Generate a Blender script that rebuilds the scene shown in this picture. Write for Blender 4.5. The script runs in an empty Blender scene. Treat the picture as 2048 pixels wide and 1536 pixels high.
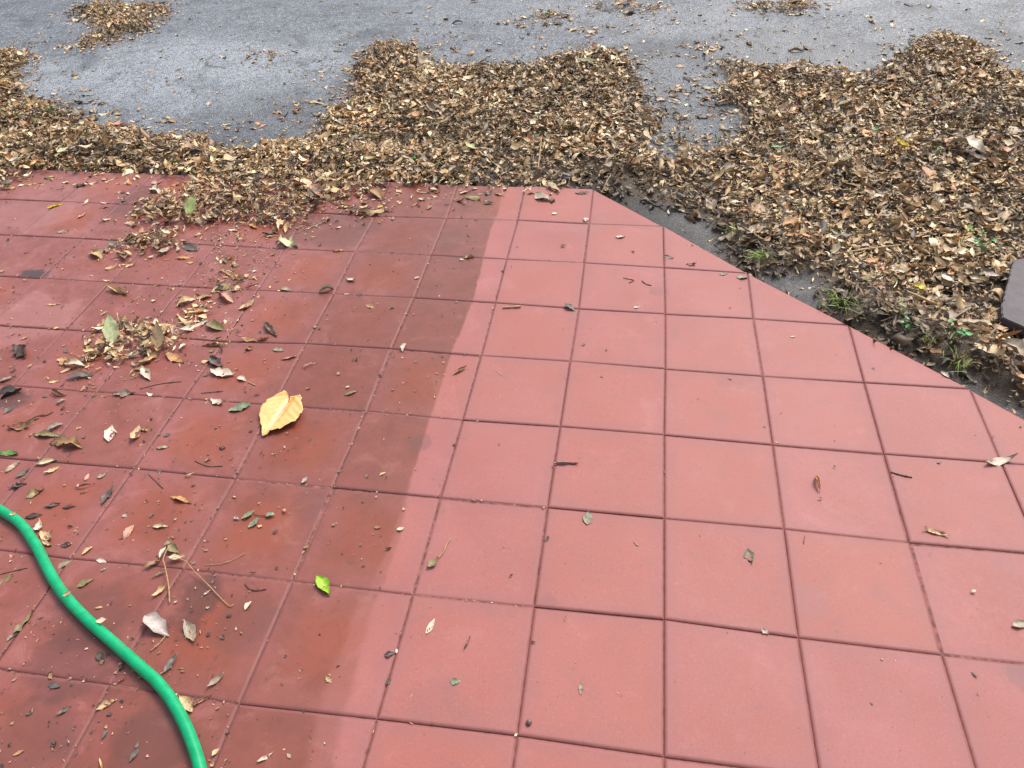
import bpy, bmesh, math, random
import numpy as np
from mathutils import Vector, Euler

rng = np.random.default_rng(11)
random.seed(11)
scene = bpy.context.scene
C = scene.collection

# ------------------------------------------------------------------ camera
FPX = 1498.877
CAM_ROT = (0.844586803, 0.0381304081, 0.147925044)
CAM_LOC = (-0.101546033, -0.436610816, 1.04224465)
cam_d = bpy.data.cameras.new('camera')
cam_d.sensor_width = 36.0
cam_d.lens = FPX / 2048 * 36.0
cam_d.clip_start = 0.02
cam_d.clip_end = 600
cam = bpy.data.objects.new('camera', cam_d)
cam.location = CAM_LOC
cam.rotation_euler = Euler(CAM_ROT, 'XYZ')
C.objects.link(cam)
scene.camera = cam

# ------------------------------------------------------------------ light
SUN_EL, SUN_AZ = math.radians(52), math.radians(28)      # azimuth measured from +Y towards +X
w = bpy.data.worlds.new('World')
scene.world = w
w.use_nodes = True
wn = w.node_tree.nodes
wn.clear()
sky = wn.new('ShaderNodeTexSky')
sky.sky_type = 'NISHITA'
sky.sun_disc = False
sky.sun_elevation = SUN_EL
sky.sun_rotation = SUN_AZ
sky.air_density = 1.0
sky.dust_density = 4.0
hsv = wn.new('ShaderNodeHueSaturation')
hsv.inputs['Saturation'].default_value = 0.62
bg = wn.new('ShaderNodeBackground')
bg.inputs['Strength'].default_value = 0.13
wo = wn.new('ShaderNodeOutputWorld')
wl = w.node_tree.links
wl.new(sky.outputs[0], hsv.inputs['Color'])
wl.new(hsv.outputs[0], bg.inputs[0])
wl.new(bg.outputs[0], wo.inputs[0])

sd = bpy.data.lights.new('sun', 'SUN')
sd.energy = 1.55
sd.angle = math.radians(22)
sd.color = (1.0, 0.96, 0.9)
sun = bpy.data.objects.new('sun', sd)
sun.rotation_euler = (math.pi / 2 - SUN_EL, 0, -SUN_AZ + math.pi)
sdir = Vector((math.sin(SUN_AZ) * math.cos(SUN_EL), math.cos(SUN_AZ) * math.cos(SUN_EL), math.sin(SUN_EL)))
sun.rotation_euler = sdir.to_track_quat('Z', 'Y').to_euler()
C.objects.link(sun)

vs = scene.view_settings
vs.view_transform = 'Standard'
vs.look = 'None'
vs.gamma = 1
vs.use_curve_mapping = False
vs.exposure = 0.79

# ------------------------------------------------------------------ helpers
RM = np.array(Euler(CAM_ROT, 'XYZ').to_matrix())
CL = np.array(CAM_LOC)


def at(px, py, z=0.0):
    """a point of the photograph (2048 x 1536) on the level z"""
    d = RM @ np.array([(px - 1024) / FPX, -(py - 768) / FPX, -1.0])
    t = (z - CL[2]) / d[2]
    return CL + d * t


def poly_at(pts, z=0.0):
    return np.array([at(x, y, z)[:2] for x, y in pts])


def project(P):
    c = (np.asarray(P) - CL) @ RM
    return np.c_[1024 + FPX * c[:, 0] / -c[:, 2], 768 - FPX * c[:, 1] / -c[:, 2]], -c[:, 2]


def inside(P, poly):
    x, y = P[:, 0], P[:, 1]
    r = np.zeros(len(P), bool)
    n = len(poly)
    for a in range(n):
        x0, y0 = poly[a]
        x1, y1 = poly[(a + 1) % n]
        hit = ((y0 > y) != (y1 > y))
        xx = (x1 - x0) * (y - y0) / ((y1 - y0) if y1 != y0 else 1e-9) + x0
        r ^= hit & (x < xx)
    return r


def tag(o, label=None, cat=None, group=None, kind=None):
    if label: o['label'] = label
    if cat: o['category'] = cat
    if group: o['group'] = group
    if kind: o['kind'] = kind
    return o


def empty(name, loc):
    o = bpy.data.objects.new(name, None)
    o.location = loc
    o.empty_display_size = 0.01
    C.objects.link(o)
    return o


def link_mesh(name, verts, faces, mat, parent=None, smooth=True, tint=None, origin=None):
    me = bpy.data.meshes.new(name)
    v = np.asarray(verts, dtype=np.float32).reshape(-1, 3)
    o = bpy.data.objects.new(name, me)
    if origin is not None:
        v = v - np.asarray(origin, dtype=np.float32)
        o.location = origin
    if isinstance(faces, np.ndarray):
        nf = len(faces)
        k = faces.shape[1]
        me.vertices.add(len(v))
        me.vertices.foreach_set('co', v.ravel())
        me.loops.add(nf * k)
        me.loops.foreach_set('vertex_index', faces.astype(np.int32).ravel())
        me.polygons.add(nf)
        me.polygons.foreach_set('loop_start', np.arange(0, nf * k, k, dtype=np.int32))
        me.update(calc_edges=True)
    else:
        me.from_pydata(v.tolist(), [], faces)
    me.polygons.foreach_set('use_smooth', np.full(len(me.polygons), smooth))
    if tint is not None:
        a = me.color_attributes.new('tint', 'FLOAT_COLOR', 'POINT')
        t = np.ones((len(v), 4), np.float32)
        t[:, :3] = tint
        a.data.foreach_set('color', t.ravel())
    me.materials.append(mat)
    me.validate()
    C.objects.link(o)
    if parent is not None:
        o.parent = parent
    return o


def tube(pts, radii, sides=8, caps=True):
    pts = np.asarray(pts, float)
    n = len(pts)
    radii = np.broadcast_to(radii, (n,))
    V, F = [], []
    for a in range(n):
        t = pts[min(a + 1, n - 1)] - pts[max(a - 1, 0)]
        t /= np.linalg.norm(t) + 1e-12
        s = np.cross(t, (0, 0, 1.0))
        if np.linalg.norm(s) < 1e-3: s = np.array((1.0, 0, 0))
        s /= np.linalg.norm(s)
        u = np.cross(s, t)
        for k in range(sides):
            q = 2 * math.pi * k / sides
            V.append(pts[a] + radii[a] * (math.cos(q) * s + math.sin(q) * u))
    for a in range(n - 1):
        for k in range(sides):
            k2 = (k + 1) % sides
            F.append((a * sides + k, a * sides + k2, (a + 1) * sides + k2, (a + 1) * sides + k))
    if caps:
        F.append(tuple(range(sides - 1, -1, -1)))
        F.append(tuple((n - 1) * sides + k for k in range(sides)))
    return np.array(V), F


def smooth_path(pts, per=8):
    P = np.asarray(pts, float)
    P = np.vstack([2 * P[0] - P[1], P, 2 * P[-1] - P[-2]])
    out = []
    for a in range(1, len(P) - 2):
        for t in np.linspace(0, 1, per, endpoint=False):
            p0, p1, p2, p3 = P[a - 1:a + 3]
            out.append(0.5 * (2 * p1 + (p2 - p0) * t + (2 * p0 - 5 * p1 + 4 * p2 - p3) * t * t + (3 * p1 - p0 - 3 * p2 + p3) * t ** 3))
    out.append(P[-2])
    return np.array(out)


# ------------------------------------------------------------------ materials
class Nodes:
    def __init__(s, name):
        s.m = bpy.data.materials.new(name)
        s.m.use_nodes = True
        s.t = s.m.node_tree
        s.t.nodes.clear()
        s.out = s.t.nodes.new('ShaderNodeOutputMaterial')
        s.p = s.t.nodes.new('ShaderNodeBsdfPrincipled')
        s.t.links.new(s.p.outputs[0], s.out.inputs[0])
        s.tc = s.t.nodes.new('ShaderNodeTexCoord')

    def put(s, sock, v):
        if hasattr(v, 'is_linked') or isinstance(v, bpy.types.NodeSocket):
            s.t.links.new(v, sock)
        else:
            if sock.type == 'RGBA' and len(v) == 3: v = (*v, 1)
            sock.default_value = v

    def noise(s, scale, detail=4, rough=0.55, vec=None, dist=0.0):
        n = s.t.nodes.new('ShaderNodeTexNoise')
        n.inputs['Scale'].default_value = scale
        n.inputs['Detail'].default_value = detail
        n.inputs['Roughness'].default_value = rough
        n.inputs['Distortion'].default_value = dist
        s.t.links.new(vec if vec is not None else s.tc.outputs['Object'], n.inputs['Vector'])
        return n.outputs['Fac'], n.outputs['Color']

    def voro(s, scale, feature='F1', vec=None):
        n = s.t.nodes.new('ShaderNodeTexVoronoi')
        n.feature = feature
        n.inputs['Scale'].default_value = scale
        s.t.links.new(vec if vec is not None else s.tc.outputs['Object'], n.inputs['Vector'])
        return n

    def math(s, op, a, b=0.0, c=0.0, clamp=False):
        n = s.t.nodes.new('ShaderNodeMath')
        n.operation = op
        n.use_clamp = clamp
        s.put(n.inputs[0], a)
        s.put(n.inputs[1], b)
        s.put(n.inputs[2], c)
        return n.outputs[0]

    def vmath(s, op, a, b):
        n = s.t.nodes.new('ShaderNodeVectorMath')
        n.operation = op
        s.put(n.inputs[0], a)
        s.put(n.inputs[1], b)
        return n.outputs['Value'] if op in ('LENGTH', 'DISTANCE', 'DOT_PRODUCT') else n.outputs['Vector']

    def remap(s, v, a, b, c=0.0, d=1.0, smooth=True):
        n = s.t.nodes.new('ShaderNodeMapRange')
        n.interpolation_type = 'SMOOTHSTEP' if smooth else 'LINEAR'
        s.put(n.inputs['Value'], v)
        for k, q in (('From Min', a), ('From Max', b), ('To Min', c), ('To Max', d)):
            s.put(n.inputs[k], q)
        return n.outputs[0]

    def mix(s, f, a, b, mode='MIX'):
        n = s.t.nodes.new('ShaderNodeMix')
        n.data_type = 'RGBA'
        n.blend_type = mode
        n.clamp_factor = True
        s.put(n.inputs[0], f)
        s.put(n.inputs[6], a)
        s.put(n.inputs[7], b)
        return n.outputs[2]

    def attr(s, name):
        n = s.t.nodes.new('ShaderNodeAttribute')
        n.attribute_name = name
        return n

    def bump(s, h, strength=0.3, dist=0.001, normal=None):
        n = s.t.nodes.new('ShaderNodeBump')
        n.inputs['Strength'].default_value = strength
        n.inputs['Distance'].default_value = dist
        s.put(n.inputs['Height'], h)
        if normal is not None: s.t.links.new(normal, n.inputs['Normal'])
        return n.outputs[0]

    def spot(s, x, y, r, sx=1.0, fuzz=0.6, wob=0.5):
        """an irregular patch of wear a place on the floor"""
        v = s.vmath('SUBTRACT', s.tc.outputs['Object'], (x, y, 0))
        v = s.vmath('MULTIPLY', v, (1 / (r * sx), 1 / r, 0))
        d = s.vmath('LENGTH', v, (0, 0, 0))
        n, _ = s.noise(0.9 / r, 4, 0.65)
        d = s.math('ADD', d, s.math('MULTIPLY', s.math('SUBTRACT', n, 0.5), wob * 4))
        return s.remap(d, 1.0 + fuzz * 0.5, 1.0 - fuzz * 0.5)

    def done(s, color=None, rough=None, normal=None, spec=None):
        if color is not None: s.put(s.p.inputs['Base Color'], color)
        if rough is not None: s.put(s.p.inputs['Roughness'], rough)
        if normal is not None: s.t.links.new(normal, s.p.inputs['Normal'])
        if spec is not None: s.put(s.p.inputs['Specular IOR Level'], spec)
        return s.m


# where the swept and hosed part of the patio ends (a wet line across the tiles)
WET_EDGE = [(1010, 340), (1004, 375), (1000, 412), (988, 445), (975, 482), (962, 540), (945, 600), (925, 655), (905, 700),
            (884, 765), (862, 830), (846, 880), (834, 920), (816, 1000), (802, 1060), (788, 1110), (765, 1170), (748, 1210),
            (725, 1290), (708, 1360), (690, 1430), (672, 1536), (650, 1650)]


def patio_material():
    s = Nodes('red_concrete_tile')
    pos = s.tc.outputs['Object']
    sep = s.t.nodes.new('ShaderNodeSeparateXYZ')
    s.t.links.new(pos, sep.inputs[0])
    W = poly_at(WET_EDGE)
    Y0, Y1, X0, X1 = -1.0, 2.2, -0.9, 0.5
    order = np.argsort(W[:, 1])
    W = W[order]
    fc = s.t.nodes.new('ShaderNodeFloatCurve')
    cu = fc.mapping.curves[0]
    while len(cu.points) > 2: cu.points.remove(cu.points[1])
    ys = (W[:, 1] - Y0) / (Y1 - Y0)
    xs = (W[:, 0] - X0) / (X1 - X0)
    cu.points[0].location = (0, xs[0])
    cu.points[1].location = (1, xs[-1])
    for a, b in zip(ys, xs): cu.points.new(float(a), float(b))
    fc.mapping.update()
    s.t.links.new(s.math('DIVIDE', s.math('SUBTRACT', sep.outputs[1], Y0), Y1 - Y0), fc.inputs['Value'])
    edge = s.math('ADD', s.math('MULTIPLY', fc.outputs[0], X1 - X0), X0)
    wn1, _ = s.noise(14, 4, 0.6)
    wn2, _ = s.noise(110, 3, 0.6)
    off = s.math('SUBTRACT', edge, sep.outputs[0])
    off = s.math('ADD', off, s.math('MULTIPLY', s.math('SUBTRACT', wn1, 0.5), 0.012))
    off = s.math('ADD', off, s.math('MULTIPLY', s.math('SUBTRACT', wn2, 0.5), 0.004))
    near = s.remap(sep.outputs[1], 0.55, -0.15)
    wn3, _ = s.noise(7, 4, 0.65)
    off = s.math('ADD', off, s.math('MULTIPLY', s.math('MULTIPLY', s.math('SUBTRACT', wn3, 0.5), near), 0.035))
    soft = s.math('ADD', 0.0035, s.math('MULTIPLY', near, 0.006))
    wet_a = s.remap(off, s.math('MULTIPLY', soft, -0.8), soft)
    wet_b = s.remap(off, s.math('ADD', s.math('MULTIPLY', near, 0.035), -0.003), s.math('ADD', s.math('MULTIPLY', near, 0.05), 0.004))
    wet = s.math('ADD', s.math('MULTIPLY', wet_a, 0.62), s.math('MULTIPLY', wet_b, 0.38))
    # place in the tile
    uv = s.attr('tile_uv')
    su = s.t.nodes.new('ShaderNodeSeparateXYZ')
    s.t.links.new(uv.outputs['Vector'], su.inputs[0])
    u, v, tr = su.outputs[0], su.outputs[1], su.outputs[2]
    du = s.math('MINIMUM', u, s.math('SUBTRACT', 1.0, u))
    dv = s.math('MINIMUM', v, s.math('SUBTRACT', 1.0, v))
    d = s.math('MINIMUM', du, dv)
    big, bigc = s.noise(5.5, 5, 0.6)
    mid, _ = s.noise(22, 5, 0.6)
    fine, _ = s.noise(420, 3, 0.7)
    grit, _ = s.noise(900, 2, 0.7)
    dd = s.math('ADD', d, s.math('MULTIPLY', s.math('SUBTRACT', mid, 0.5), 0.34))
    centre = s.remap(dd, 0.03, 0.36)
    # dry colour
    dry = s.mix(s.remap(big, 0.3, 0.7), (0.310, 0.098, 0.086), (0.355, 0.125, 0.117))
    dry = s.mix(s.math('MULTIPLY', tr, 0.55), dry, (0.345, 0.105, 0.074))
    dry = s.mix(s.remap(mid, 0.45, 0.75, 0, 0.45), dry, (0.27, 0.10, 0.092))
    smu, _ = s.noise(8.5, 6, 0.7, dist=0.4)
    dry = s.mix(s.remap(smu, 0.52, 0.72, 0, 0.42), dry, (0.235, 0.10, 0.095))
    dry = s.mix(s.remap(smu, 0.46, 0.30, 0, 0.4), dry, (0.40, 0.155, 0.145))
    pore, _ = s.noise(230, 4, 0.75)
    dry = s.mix(s.remap(pore, 0.57, 0.72, 0, 0.55), dry, (0.17, 0.06, 0.055))
    dry = s.mix(s.remap(pore, 0.43, 0.3, 0, 0.45), dry, (0.46, 0.20, 0.18))
    dry = s.mix(s.math('MULTIPLY', s.remap(dd, 0.16, -0.04), 0.45), dry, (0.25, 0.105, 0.105))
    dry = s.mix(s.remap(fine, 0.48, 0.78, 0, 0.38), dry, (0.18, 0.062, 0.056))
    dry = s.mix(s.remap(grit, 0.6, 0.85, 0, 0.3), dry, (0.44, 0.19, 0.17))
    # damp colour: brown orange in the middle of a tile, a mauve film near the joints
    film = s.mix(s.remap(mid, 0.35, 0.7), (0.290, 0.098, 0.084), (0.235, 0.076, 0.063))
    core = s.mix(s.remap(big, 0.35, 0.65), (0.305, 0.084, 0.050), (0.260, 0.072, 0.044))
    cmul = s.math('MULTIPLY', centre, s.remap(tr, 0.1, 0.75, 0.15, 1.0))
    damp = s.mix(cmul, film, core)
    damp = s.mix(s.math('MULTIPLY', s.remap(tr, 0.55, 0.2), 0.5), damp, s.mix(1.0, damp, (0.82, 0.76, 0.66), 'MULTIPLY'))
    blot, _ = s.noise(12, 6, 0.7, dist=0.6)
    damp = s.mix(s.remap(blot, 0.5, 0.66, 0, 0.45), damp, s.mix(1.0, damp, (0.76, 0.70, 0.62), 'MULTIPLY'))
    damp = s.mix(s.remap(blot, 0.47, 0.32, 0, 0.4), damp, (0.40, 0.165, 0.15))
    damp = s.mix(s.remap(fine, 0.5, 0.8, 0, 0.4), damp, (0.12, 0.04, 0.032))
    soaked = s.math('MULTIPLY', s.remap(off, 0.55, 0.24), s.remap(sep.outputs[1], 0.1, 0.95, 0.75, 1.2))                                  # hosed last, still soaked
    damp = s.mix(s.math('MULTIPLY', soaked, 0.8), damp, s.mix(1.0, damp, (0.74, 0.66, 0.56), 'MULTIPLY'))
    col = s.mix(wet, dry, damp)
    # ground-in dirt on the unswept side
    dn, _ = s.noise(38, 6, 0.72)
    dn2, _ = s.noise(3.2, 3, 0.5)
    dirt = s.math('MULTIPLY', s.remap(dn, 0.56, 0.74), s.remap(dn2, 0.4, 0.65))
    dirt = s.math('MULTIPLY', dirt, s.math('MULTIPLY', wet, 0.8))
    col = s.mix(dirt, col, (0.065, 0.034, 0.03))
    spk = s.voro(55)
    sk = s.remap(spk.outputs['Distance'], 0.10, 0.06)
    sc = s.t.nodes.new('ShaderNodeSeparateColor')
    s.t.links.new(spk.outputs['Color'], sc.inputs[0])
    sk = s.math('MULTIPLY', sk, s.remap(sc.outputs[0], 0.72, 0.75))
    sk = s.math('MULTIPLY', sk, s.math('ADD', s.math('MULTIPLY', wet, 0.45), 0.4))
    col = s.mix(sk, col, (0.075, 0.03, 0.028))
    # stains with a shape of their own; pale far-left ones are painted sheen
    for px, py, r, sx, f, c in [(70, 548, 0.020, 2.2, 0.8, (0.03, 0.03, 0.033)), (20, 800, 0.03, 1.5, 0.6, (0.035, 0.03, 0.03)),
                                (2040, 1352, 0.022, 1.0, 0.45, (0.16, 0.09, 0.09)), (1318, 582, 0.018, 1.2, 0.35, (0.17, 0.075, 0.065)),
                                (60, 430, 0.10, 1.5, 0.25, (0.40, 0.20, 0.185)), (90, 372, 0.10, 2.0, 0.2, (0.42, 0.20, 0.185)), (60, 640, 0.09, 1.3, 0.35, (0.42, 0.20, 0.18)),
                                (480, 1250, 0.05, 1.0, 0.3, (0.10, 0.05, 0.045)), (180, 1230, 0.06, 1.3, 0.4, (0.09, 0.04, 0.036)), (60, 1480, 0.05, 1.3, 0.35, (0.09, 0.045, 0.04)),
                                (950, 400, 0.06, 0.9, 0.45, (0.12, 0.05, 0.035)), (900, 480, 0.05, 0.9, 0.4, (0.13, 0.05, 0.035)), (1480, 760, 0.03, 1.8, 0.3, (0.2, 0.085, 0.08)),
                                (395, 1200, 0.05, 0.8, 0.55, (0.06, 0.03, 0.027)), (300, 1480, 0.05, 1.2, 0.4, (0.07, 0.04, 0.035)),
                                (1095, 1203, 0.014, 1.1, 0.35, (0.18, 0.08, 0.08)), (150, 1330, 0.05, 1.5, 0.35, (0.06, 0.03, 0.03)),
                                (840, 885, 0.02, 1.2, 0.35, (0.1, 0.05, 0.045)), (1160, 455, 0.03, 1.4, 0.3, (0.26, 0.14, 0.12)),
                                (650, 455, 0.09, 1.6, 0.45, (0.075, 0.035, 0.03)), (270, 400, 0.12, 0.45, 0.5, (0.085, 0.03, 0.022)),
                                (1620, 1200, 0.03, 0.9, 0.3, (0.25, 0.12, 0.12)), (2010, 1130, 0.018, 1.4, 0.25, (0.25, 0.12, 0.12)),
                                (620, 1010, 0.04, 0.8, 0.3, (0.1, 0.045, 0.045)), (860, 1400, 0.03, 1.2, 0.2, (0.2, 0.09, 0.09))]:
        x, y, _ = at(px, py)
        col = s.mix(s.math('MULTIPLY', s.spot(x, y, r, sx), f), col, c)
    # joints: soil in the chamfers
    joint = s.attr('joint').outputs['Fac']
    jn, _ = s.noise(60, 4, 0.7)
    jm = s.math('MULTIPLY', joint, s.remap(jn, 0.3, 0.65, 0.35, 1.0))
    jcol = s.mix(wet, (0.23, 0.075, 0.064), (0.19, 0.064, 0.056))
    col = s.mix(jm, col, jcol)
    rough = s.mix(wet, (0.62,) * 3, s.mix(s.remap(mid, 0.3, 0.7), (0.30,) * 3, (0.46,) * 3))
    rough = s.mix(s.math('MULTIPLY', dirt, 0.6), rough, (0.75,) * 3)
    rough = s.mix(s.math('MULTIPLY', joint, 0.8), rough, (0.7,) * 3)
    h = s.math('ADD', s.math('MULTIPLY', fine, 0.6), s.math('MULTIPLY', grit, 0.35))
    nb = s.bump(h, 0.22, 0.0006)
    nb = s.bump(mid, 0.12, 0.0016, nb)
    return s.done(col, rough, nb, 0.42)


def asphalt_material():
    s = Nodes('worn_asphalt')
    big, _ = s.noise(1.3, 4, 0.6)
    mid, _ = s.noise(9, 5, 0.6)
    fine, _ = s.noise(160, 3, 0.7)
    vo = s.voro(150)
    vo2 = s.voro(210)
    sc = s.t.nodes.new('ShaderNodeSeparateColor')
    s.t.links.new(vo.outputs['Color'], sc.inputs[0])
    sc2 = s.t.nodes.new('ShaderNodeSeparateColor')
    s.t.links.new(vo2.outputs['Color'], sc2.inputs[0])
    x, y, _ = at(380, 140, -0.02)
    pale = s.spot(x, y, 0.42, 1.9, 1.1, 0.35)
    base = s.mix(s.remap(mid, 0.3, 0.7), (0.085, 0.100, 0.122), (0.145, 0.166, 0.196))
    base = s.mix(s.math('MULTIPLY', pale, 0.75), base, (0.36, 0.39, 0.43))
    base = s.mix(s.remap(sc.outputs[0], 0.45, 1.0, 0, 0.85), base, (0.27, 0.285, 0.305))
    base = s.mix(s.remap(sc2.outputs[1], 0.90, 0.94, 0, 0.7), base, (0.46, 0.46, 0.45))
    base = s.mix(s.remap(sc.outputs[1], 0.40, 0.0, 0, 0.7), base, (0.02, 0.02, 0.023))
    base = s.mix(s.remap(fine, 0.50, 0.70, 0, 0.8), base, (0.022, 0.022, 0.024))
    base = s.mix(s.remap(big, 0.5, 0.7, 0, 0.25), base, (0.05, 0.052, 0.056))
    crk = s.voro(3.1, 'DISTANCE_TO_EDGE', s.vmath('ADD', s.tc.outputs['Object'], s.vmath('MULTIPLY', s.noise(5, 4, 0.6)[1], (0.25, 0.25, 0))))
    base = s.mix(s.math('MULTIPLY', s.remap(crk.outputs['Distance'], 0.010, 0.003), s.remap(mid, 0.45, 0.6, 0, 0.7)), base, (0.02, 0.02, 0.02))
    for px, py, r, sx in ((560, 235, .30, 1.5), (1370, 230, .34, .8), (2030, 120, .4, .8), (1500, 110, .3, 2.0)):
        x, y, _ = at(px, py, -0.02)
        base = s.mix(s.math('MULTIPLY', s.spot(x, y, r, sx, 0.9), 0.38), base, (0.035, 0.036, 0.04))
    mot, _ = s.noise(4.2, 6, 0.68, dist=0.5)
    base = s.mix(s.remap(mot, 0.48, 0.68, 0, 0.6), base, (0.035, 0.039, 0.046))
    lit, _ = s.noise(34, 5, 0.75)
    base = s.mix(s.remap(lit, 0.60, 0.70, 0, 0.6), base, (0.16, 0.125, 0.085))
    base = s.mix(s.remap(lit, 0.40, 0.32, 0, 0.5), base, (0.03, 0.033, 0.037))
    rough = s.remap(big, 0.35, 0.65, 0.42, 0.68)
    h = s.math('ADD', s.math('MULTIPLY', vo.outputs['Distance'], -0.6), s.math('MULTIPLY', fine, 0.5))
    nb = s.bump(h, 0.9, 0.005)
    return s.done(base, rough, nb, 0.5)


def soil_material():
    s = Nodes('dark_gritty_soil')
    mid, _ = s.noise(16, 5, 0.65)
    fine, _ = s.noise(210, 4, 0.75)
    vo = s.voro(240)
    sc = s.t.nodes.new('ShaderNodeSeparateColor')
    s.t.links.new(vo.outputs['Color'], sc.inputs[0])
    mulch = s.attr('mulch').outputs['Fac']
    c = s.mix(s.remap(mid, 0.3, 0.7), (0.075, 0.072, 0.070), (0.13, 0.125, 0.122))
    c = s.mix(s.remap(sc.outputs[0], 0.75, 1.0, 0, 0.55), c, (0.24, 0.23, 0.215))
    m = s.mix(s.remap(fine, 0.4, 0.65), (0.055, 0.037, 0.024), (0.13, 0.086, 0.05))
    c = s.mix(mulch, c, m)
    c = s.mix(s.math('MULTIPLY', s.attr('gutter').outputs['Fac'], s.remap(mid, 0.35, 0.6, 0.5, 1.0)), c, (0.022, 0.019, 0.017))  # wet black soil, with the shade of the litter bank put into its colour
    c = s.mix(s.remap(fine, 0.52, 0.75, 0, 0.7), c, (0.018, 0.016, 0.015))
    nb = s.bump(s.math('ADD', fine, s.math('MULTIPLY', vo.outputs['Distance'], -0.5)), 0.8, 0.004)
    return s.done(c, 0.66, nb, 0.4)


def leaf_material():
    s = Nodes('dead_leaf')
    t = s.attr('tint').outputs['Color']
    n1, _ = s.noise(170, 4, 0.65)
    n2, _ = s.noise(620, 3, 0.7)
    c = s.mix(s.remap(n1, 0.42, 0.72, 0, 0.5), t, s.mix(1.0, t, (0.42, 0.36, 0.33), 'MULTIPLY'))
    c = s.mix(s.remap(n2, 0.62, 0.75, 0, 0.45), c, s.mix(1.0, t, (0.25, 0.22, 0.22), 'MULTIPLY'))
    nb = s.bump(n2, 0.35, 0.0008)
    return s.done(c, 0.5, nb, 0.45)


def plain_material(name, col, rough=0.5, var=0.25, scale=200, bump=0.2):
    s = Nodes(name)
    n1, _ = s.noise(scale, 4, 0.6)
    c = s.mix(s.remap(n1, 0.3, 0.7, 0, 1), tuple(k * (1 - var) for k in col), tuple(min(1, k * (1 + var)) for k in col))
    return s.done(c, rough, s.bump(n1, bump, 0.0006))


def yellow_leaf_material():
    s = Nodes('yellow_leaf_blade')
    t = s.attr('tint').outputs['Color']
    n1, _ = s.noise(55, 4, 0.6)
    n2, _ = s.noise(260, 3, 0.7)
    c = s.mix(s.remap(n1, 0.4, 0.68, 0, 0.55), t, (0.72, 0.37, 0.11))
    c = s.mix(s.remap(n2, 0.66, 0.76, 0, 0.5), c, (0.30, 0.15, 0.05))
    return s.done(c, 0.45, s.bump(n2, 0.3, 0.0008), 0.45)


def hose_material():
    s = Nodes('green_hose_plastic')
    n1, _ = s.noise(60, 3, 0.6)
    n2, _ = s.noise(380, 3, 0.7)
    c = s.mix(s.remap(n1, 0.3, 0.7), (0.0, 0.30, 0.115), (0.002, 0.38, 0.155))
    n3, _ = s.noise(26, 5, 0.7)
    c = s.mix(s.remap(n3, 0.55, 0.72, 0, 0.35), c, (0.06, 0.17, 0.09))
    c = s.mix(s.remap(n2, 0.62, 0.74, 0, 0.65), c, (0.03, 0.10, 0.05))
    return s.done(c, s.remap(n1, 0.3, 0.7, 0.33, 0.45), s.bump(n2, 0.12, 0.0005), 0.32)


def slate_material():
    s = Nodes('dark_slate')
    n1, _ = s.noise(24, 5, 0.65)
    n2, _ = s.noise(260, 4, 0.7)
    c = s.mix(s.remap(n1, 0.3, 0.7), (0.052, 0.042, 0.048), (0.085, 0.07, 0.078))
    c = s.mix(s.remap(n2, 0.55, 0.75, 0, 0.5), c, (0.025, 0.022, 0.025))
    return s.done(c, 0.6, s.bump(n2, 0.4, 0.001), 0.4)


M_PATIO, M_ASPH, M_SOIL, M_LEAF = patio_material(), asphalt_material(), soil_material(), leaf_material()
M_YEL, M_HOSE, M_SLATE = yellow_leaf_material(), hose_material(), slate_material()
M_TWIG = plain_material('brown_twig_bark', (0.075, 0.04, 0.028), 0.7)
M_STRAW = plain_material('straw_stalk', (0.42, 0.27, 0.12), 0.6)
M_GRASS = plain_material('grass_blade', (0.24, 0.34, 0.06), 0.5)
M_WEED = plain_material('weed_green', (0.07, 0.25, 0.06), 0.45)
M_SAND = plain_material('joint_sand', (0.20, 0.072, 0.06), 0.85, 0.5, 90)
M_STONE = plain_material('brown_pebble', (0.13, 0.075, 0.06), 0.4)

# ------------------------------------------------------------------ patio tiles
S = 0.2
MEAS = {(-3, 0): (478, 1408), (-2, 0): (753.5, 1438), (-1, 0): (1034, 1471), (0, 0): (1328, 1514), (-4, 0): (220, 1369),
        (-5, 1): (140, 1118), (-4, 1): (367, 1138), (-3, 1): (585, 1163), (-2, 1): (825, 1189.5), (-1, 1): (1068, 1214), (0, 1): (1328, 1239),
        (1, 1): (1596.5, 1275.5), (2, 1): (1884, 1310), (-5, 2): (268, 937), (-4, 2): (470, 957), (-3, 2): (665, 975), (-2, 2): (880, 995),
        (-1, 2): (1095, 1015), (0, 2): (1328, 1037), (1, 2): (1568, 1058), (2, 2): (1819, 1085), (-5, 3): (367, 797), (-3, 3): (733, 822),
        (-2, 3): (925, 840), (-1, 3): (1120, 853), (0, 3): (1328, 870), (1, 3): (1545, 890), (2, 3): (1768, 908), (-5, 4): (448, 683),
        (-4, 4): (612, 687), (-3, 4): (783, 697), (-2, 4): (962, 711), (-1, 4): (1140, 722), (0, 4): (1330, 738), (1, 4): (1525, 752),
        (2, 4): (1728, 765), (3, 4): (1940, 778), (-3, 5): (828, 595), (-2, 5): (990, 605), (-1, 5): (1157, 617), (0, 5): (1330, 628),
        (1, 5): (1506, 637), (2, 5): (1697, 650), (-4, 6): (710, 503), (-3, 6): (862, 510), (-2, 6): (1013, 518), (-1, 6): (1168, 525),
        (0, 6): (1328, 535), (1, 6): (1495, 546), (-4, 7): (750, 432), (-3, 7): (893, 436), (-2, 7): (1035, 440), (-1, 7): (1178, 447),
        (0, 7): (1326, 452), (-4, 8): (780, 363), (-3, 8): (915, 370), (-2, 8): (1050, 372), (-1, 8): (1186, 378)}
KEYS = np.array(list(MEAS), float)
OFFS = np.array([at(*p)[:2] - np.array(k) * S for k, p in MEAS.items()])


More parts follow.
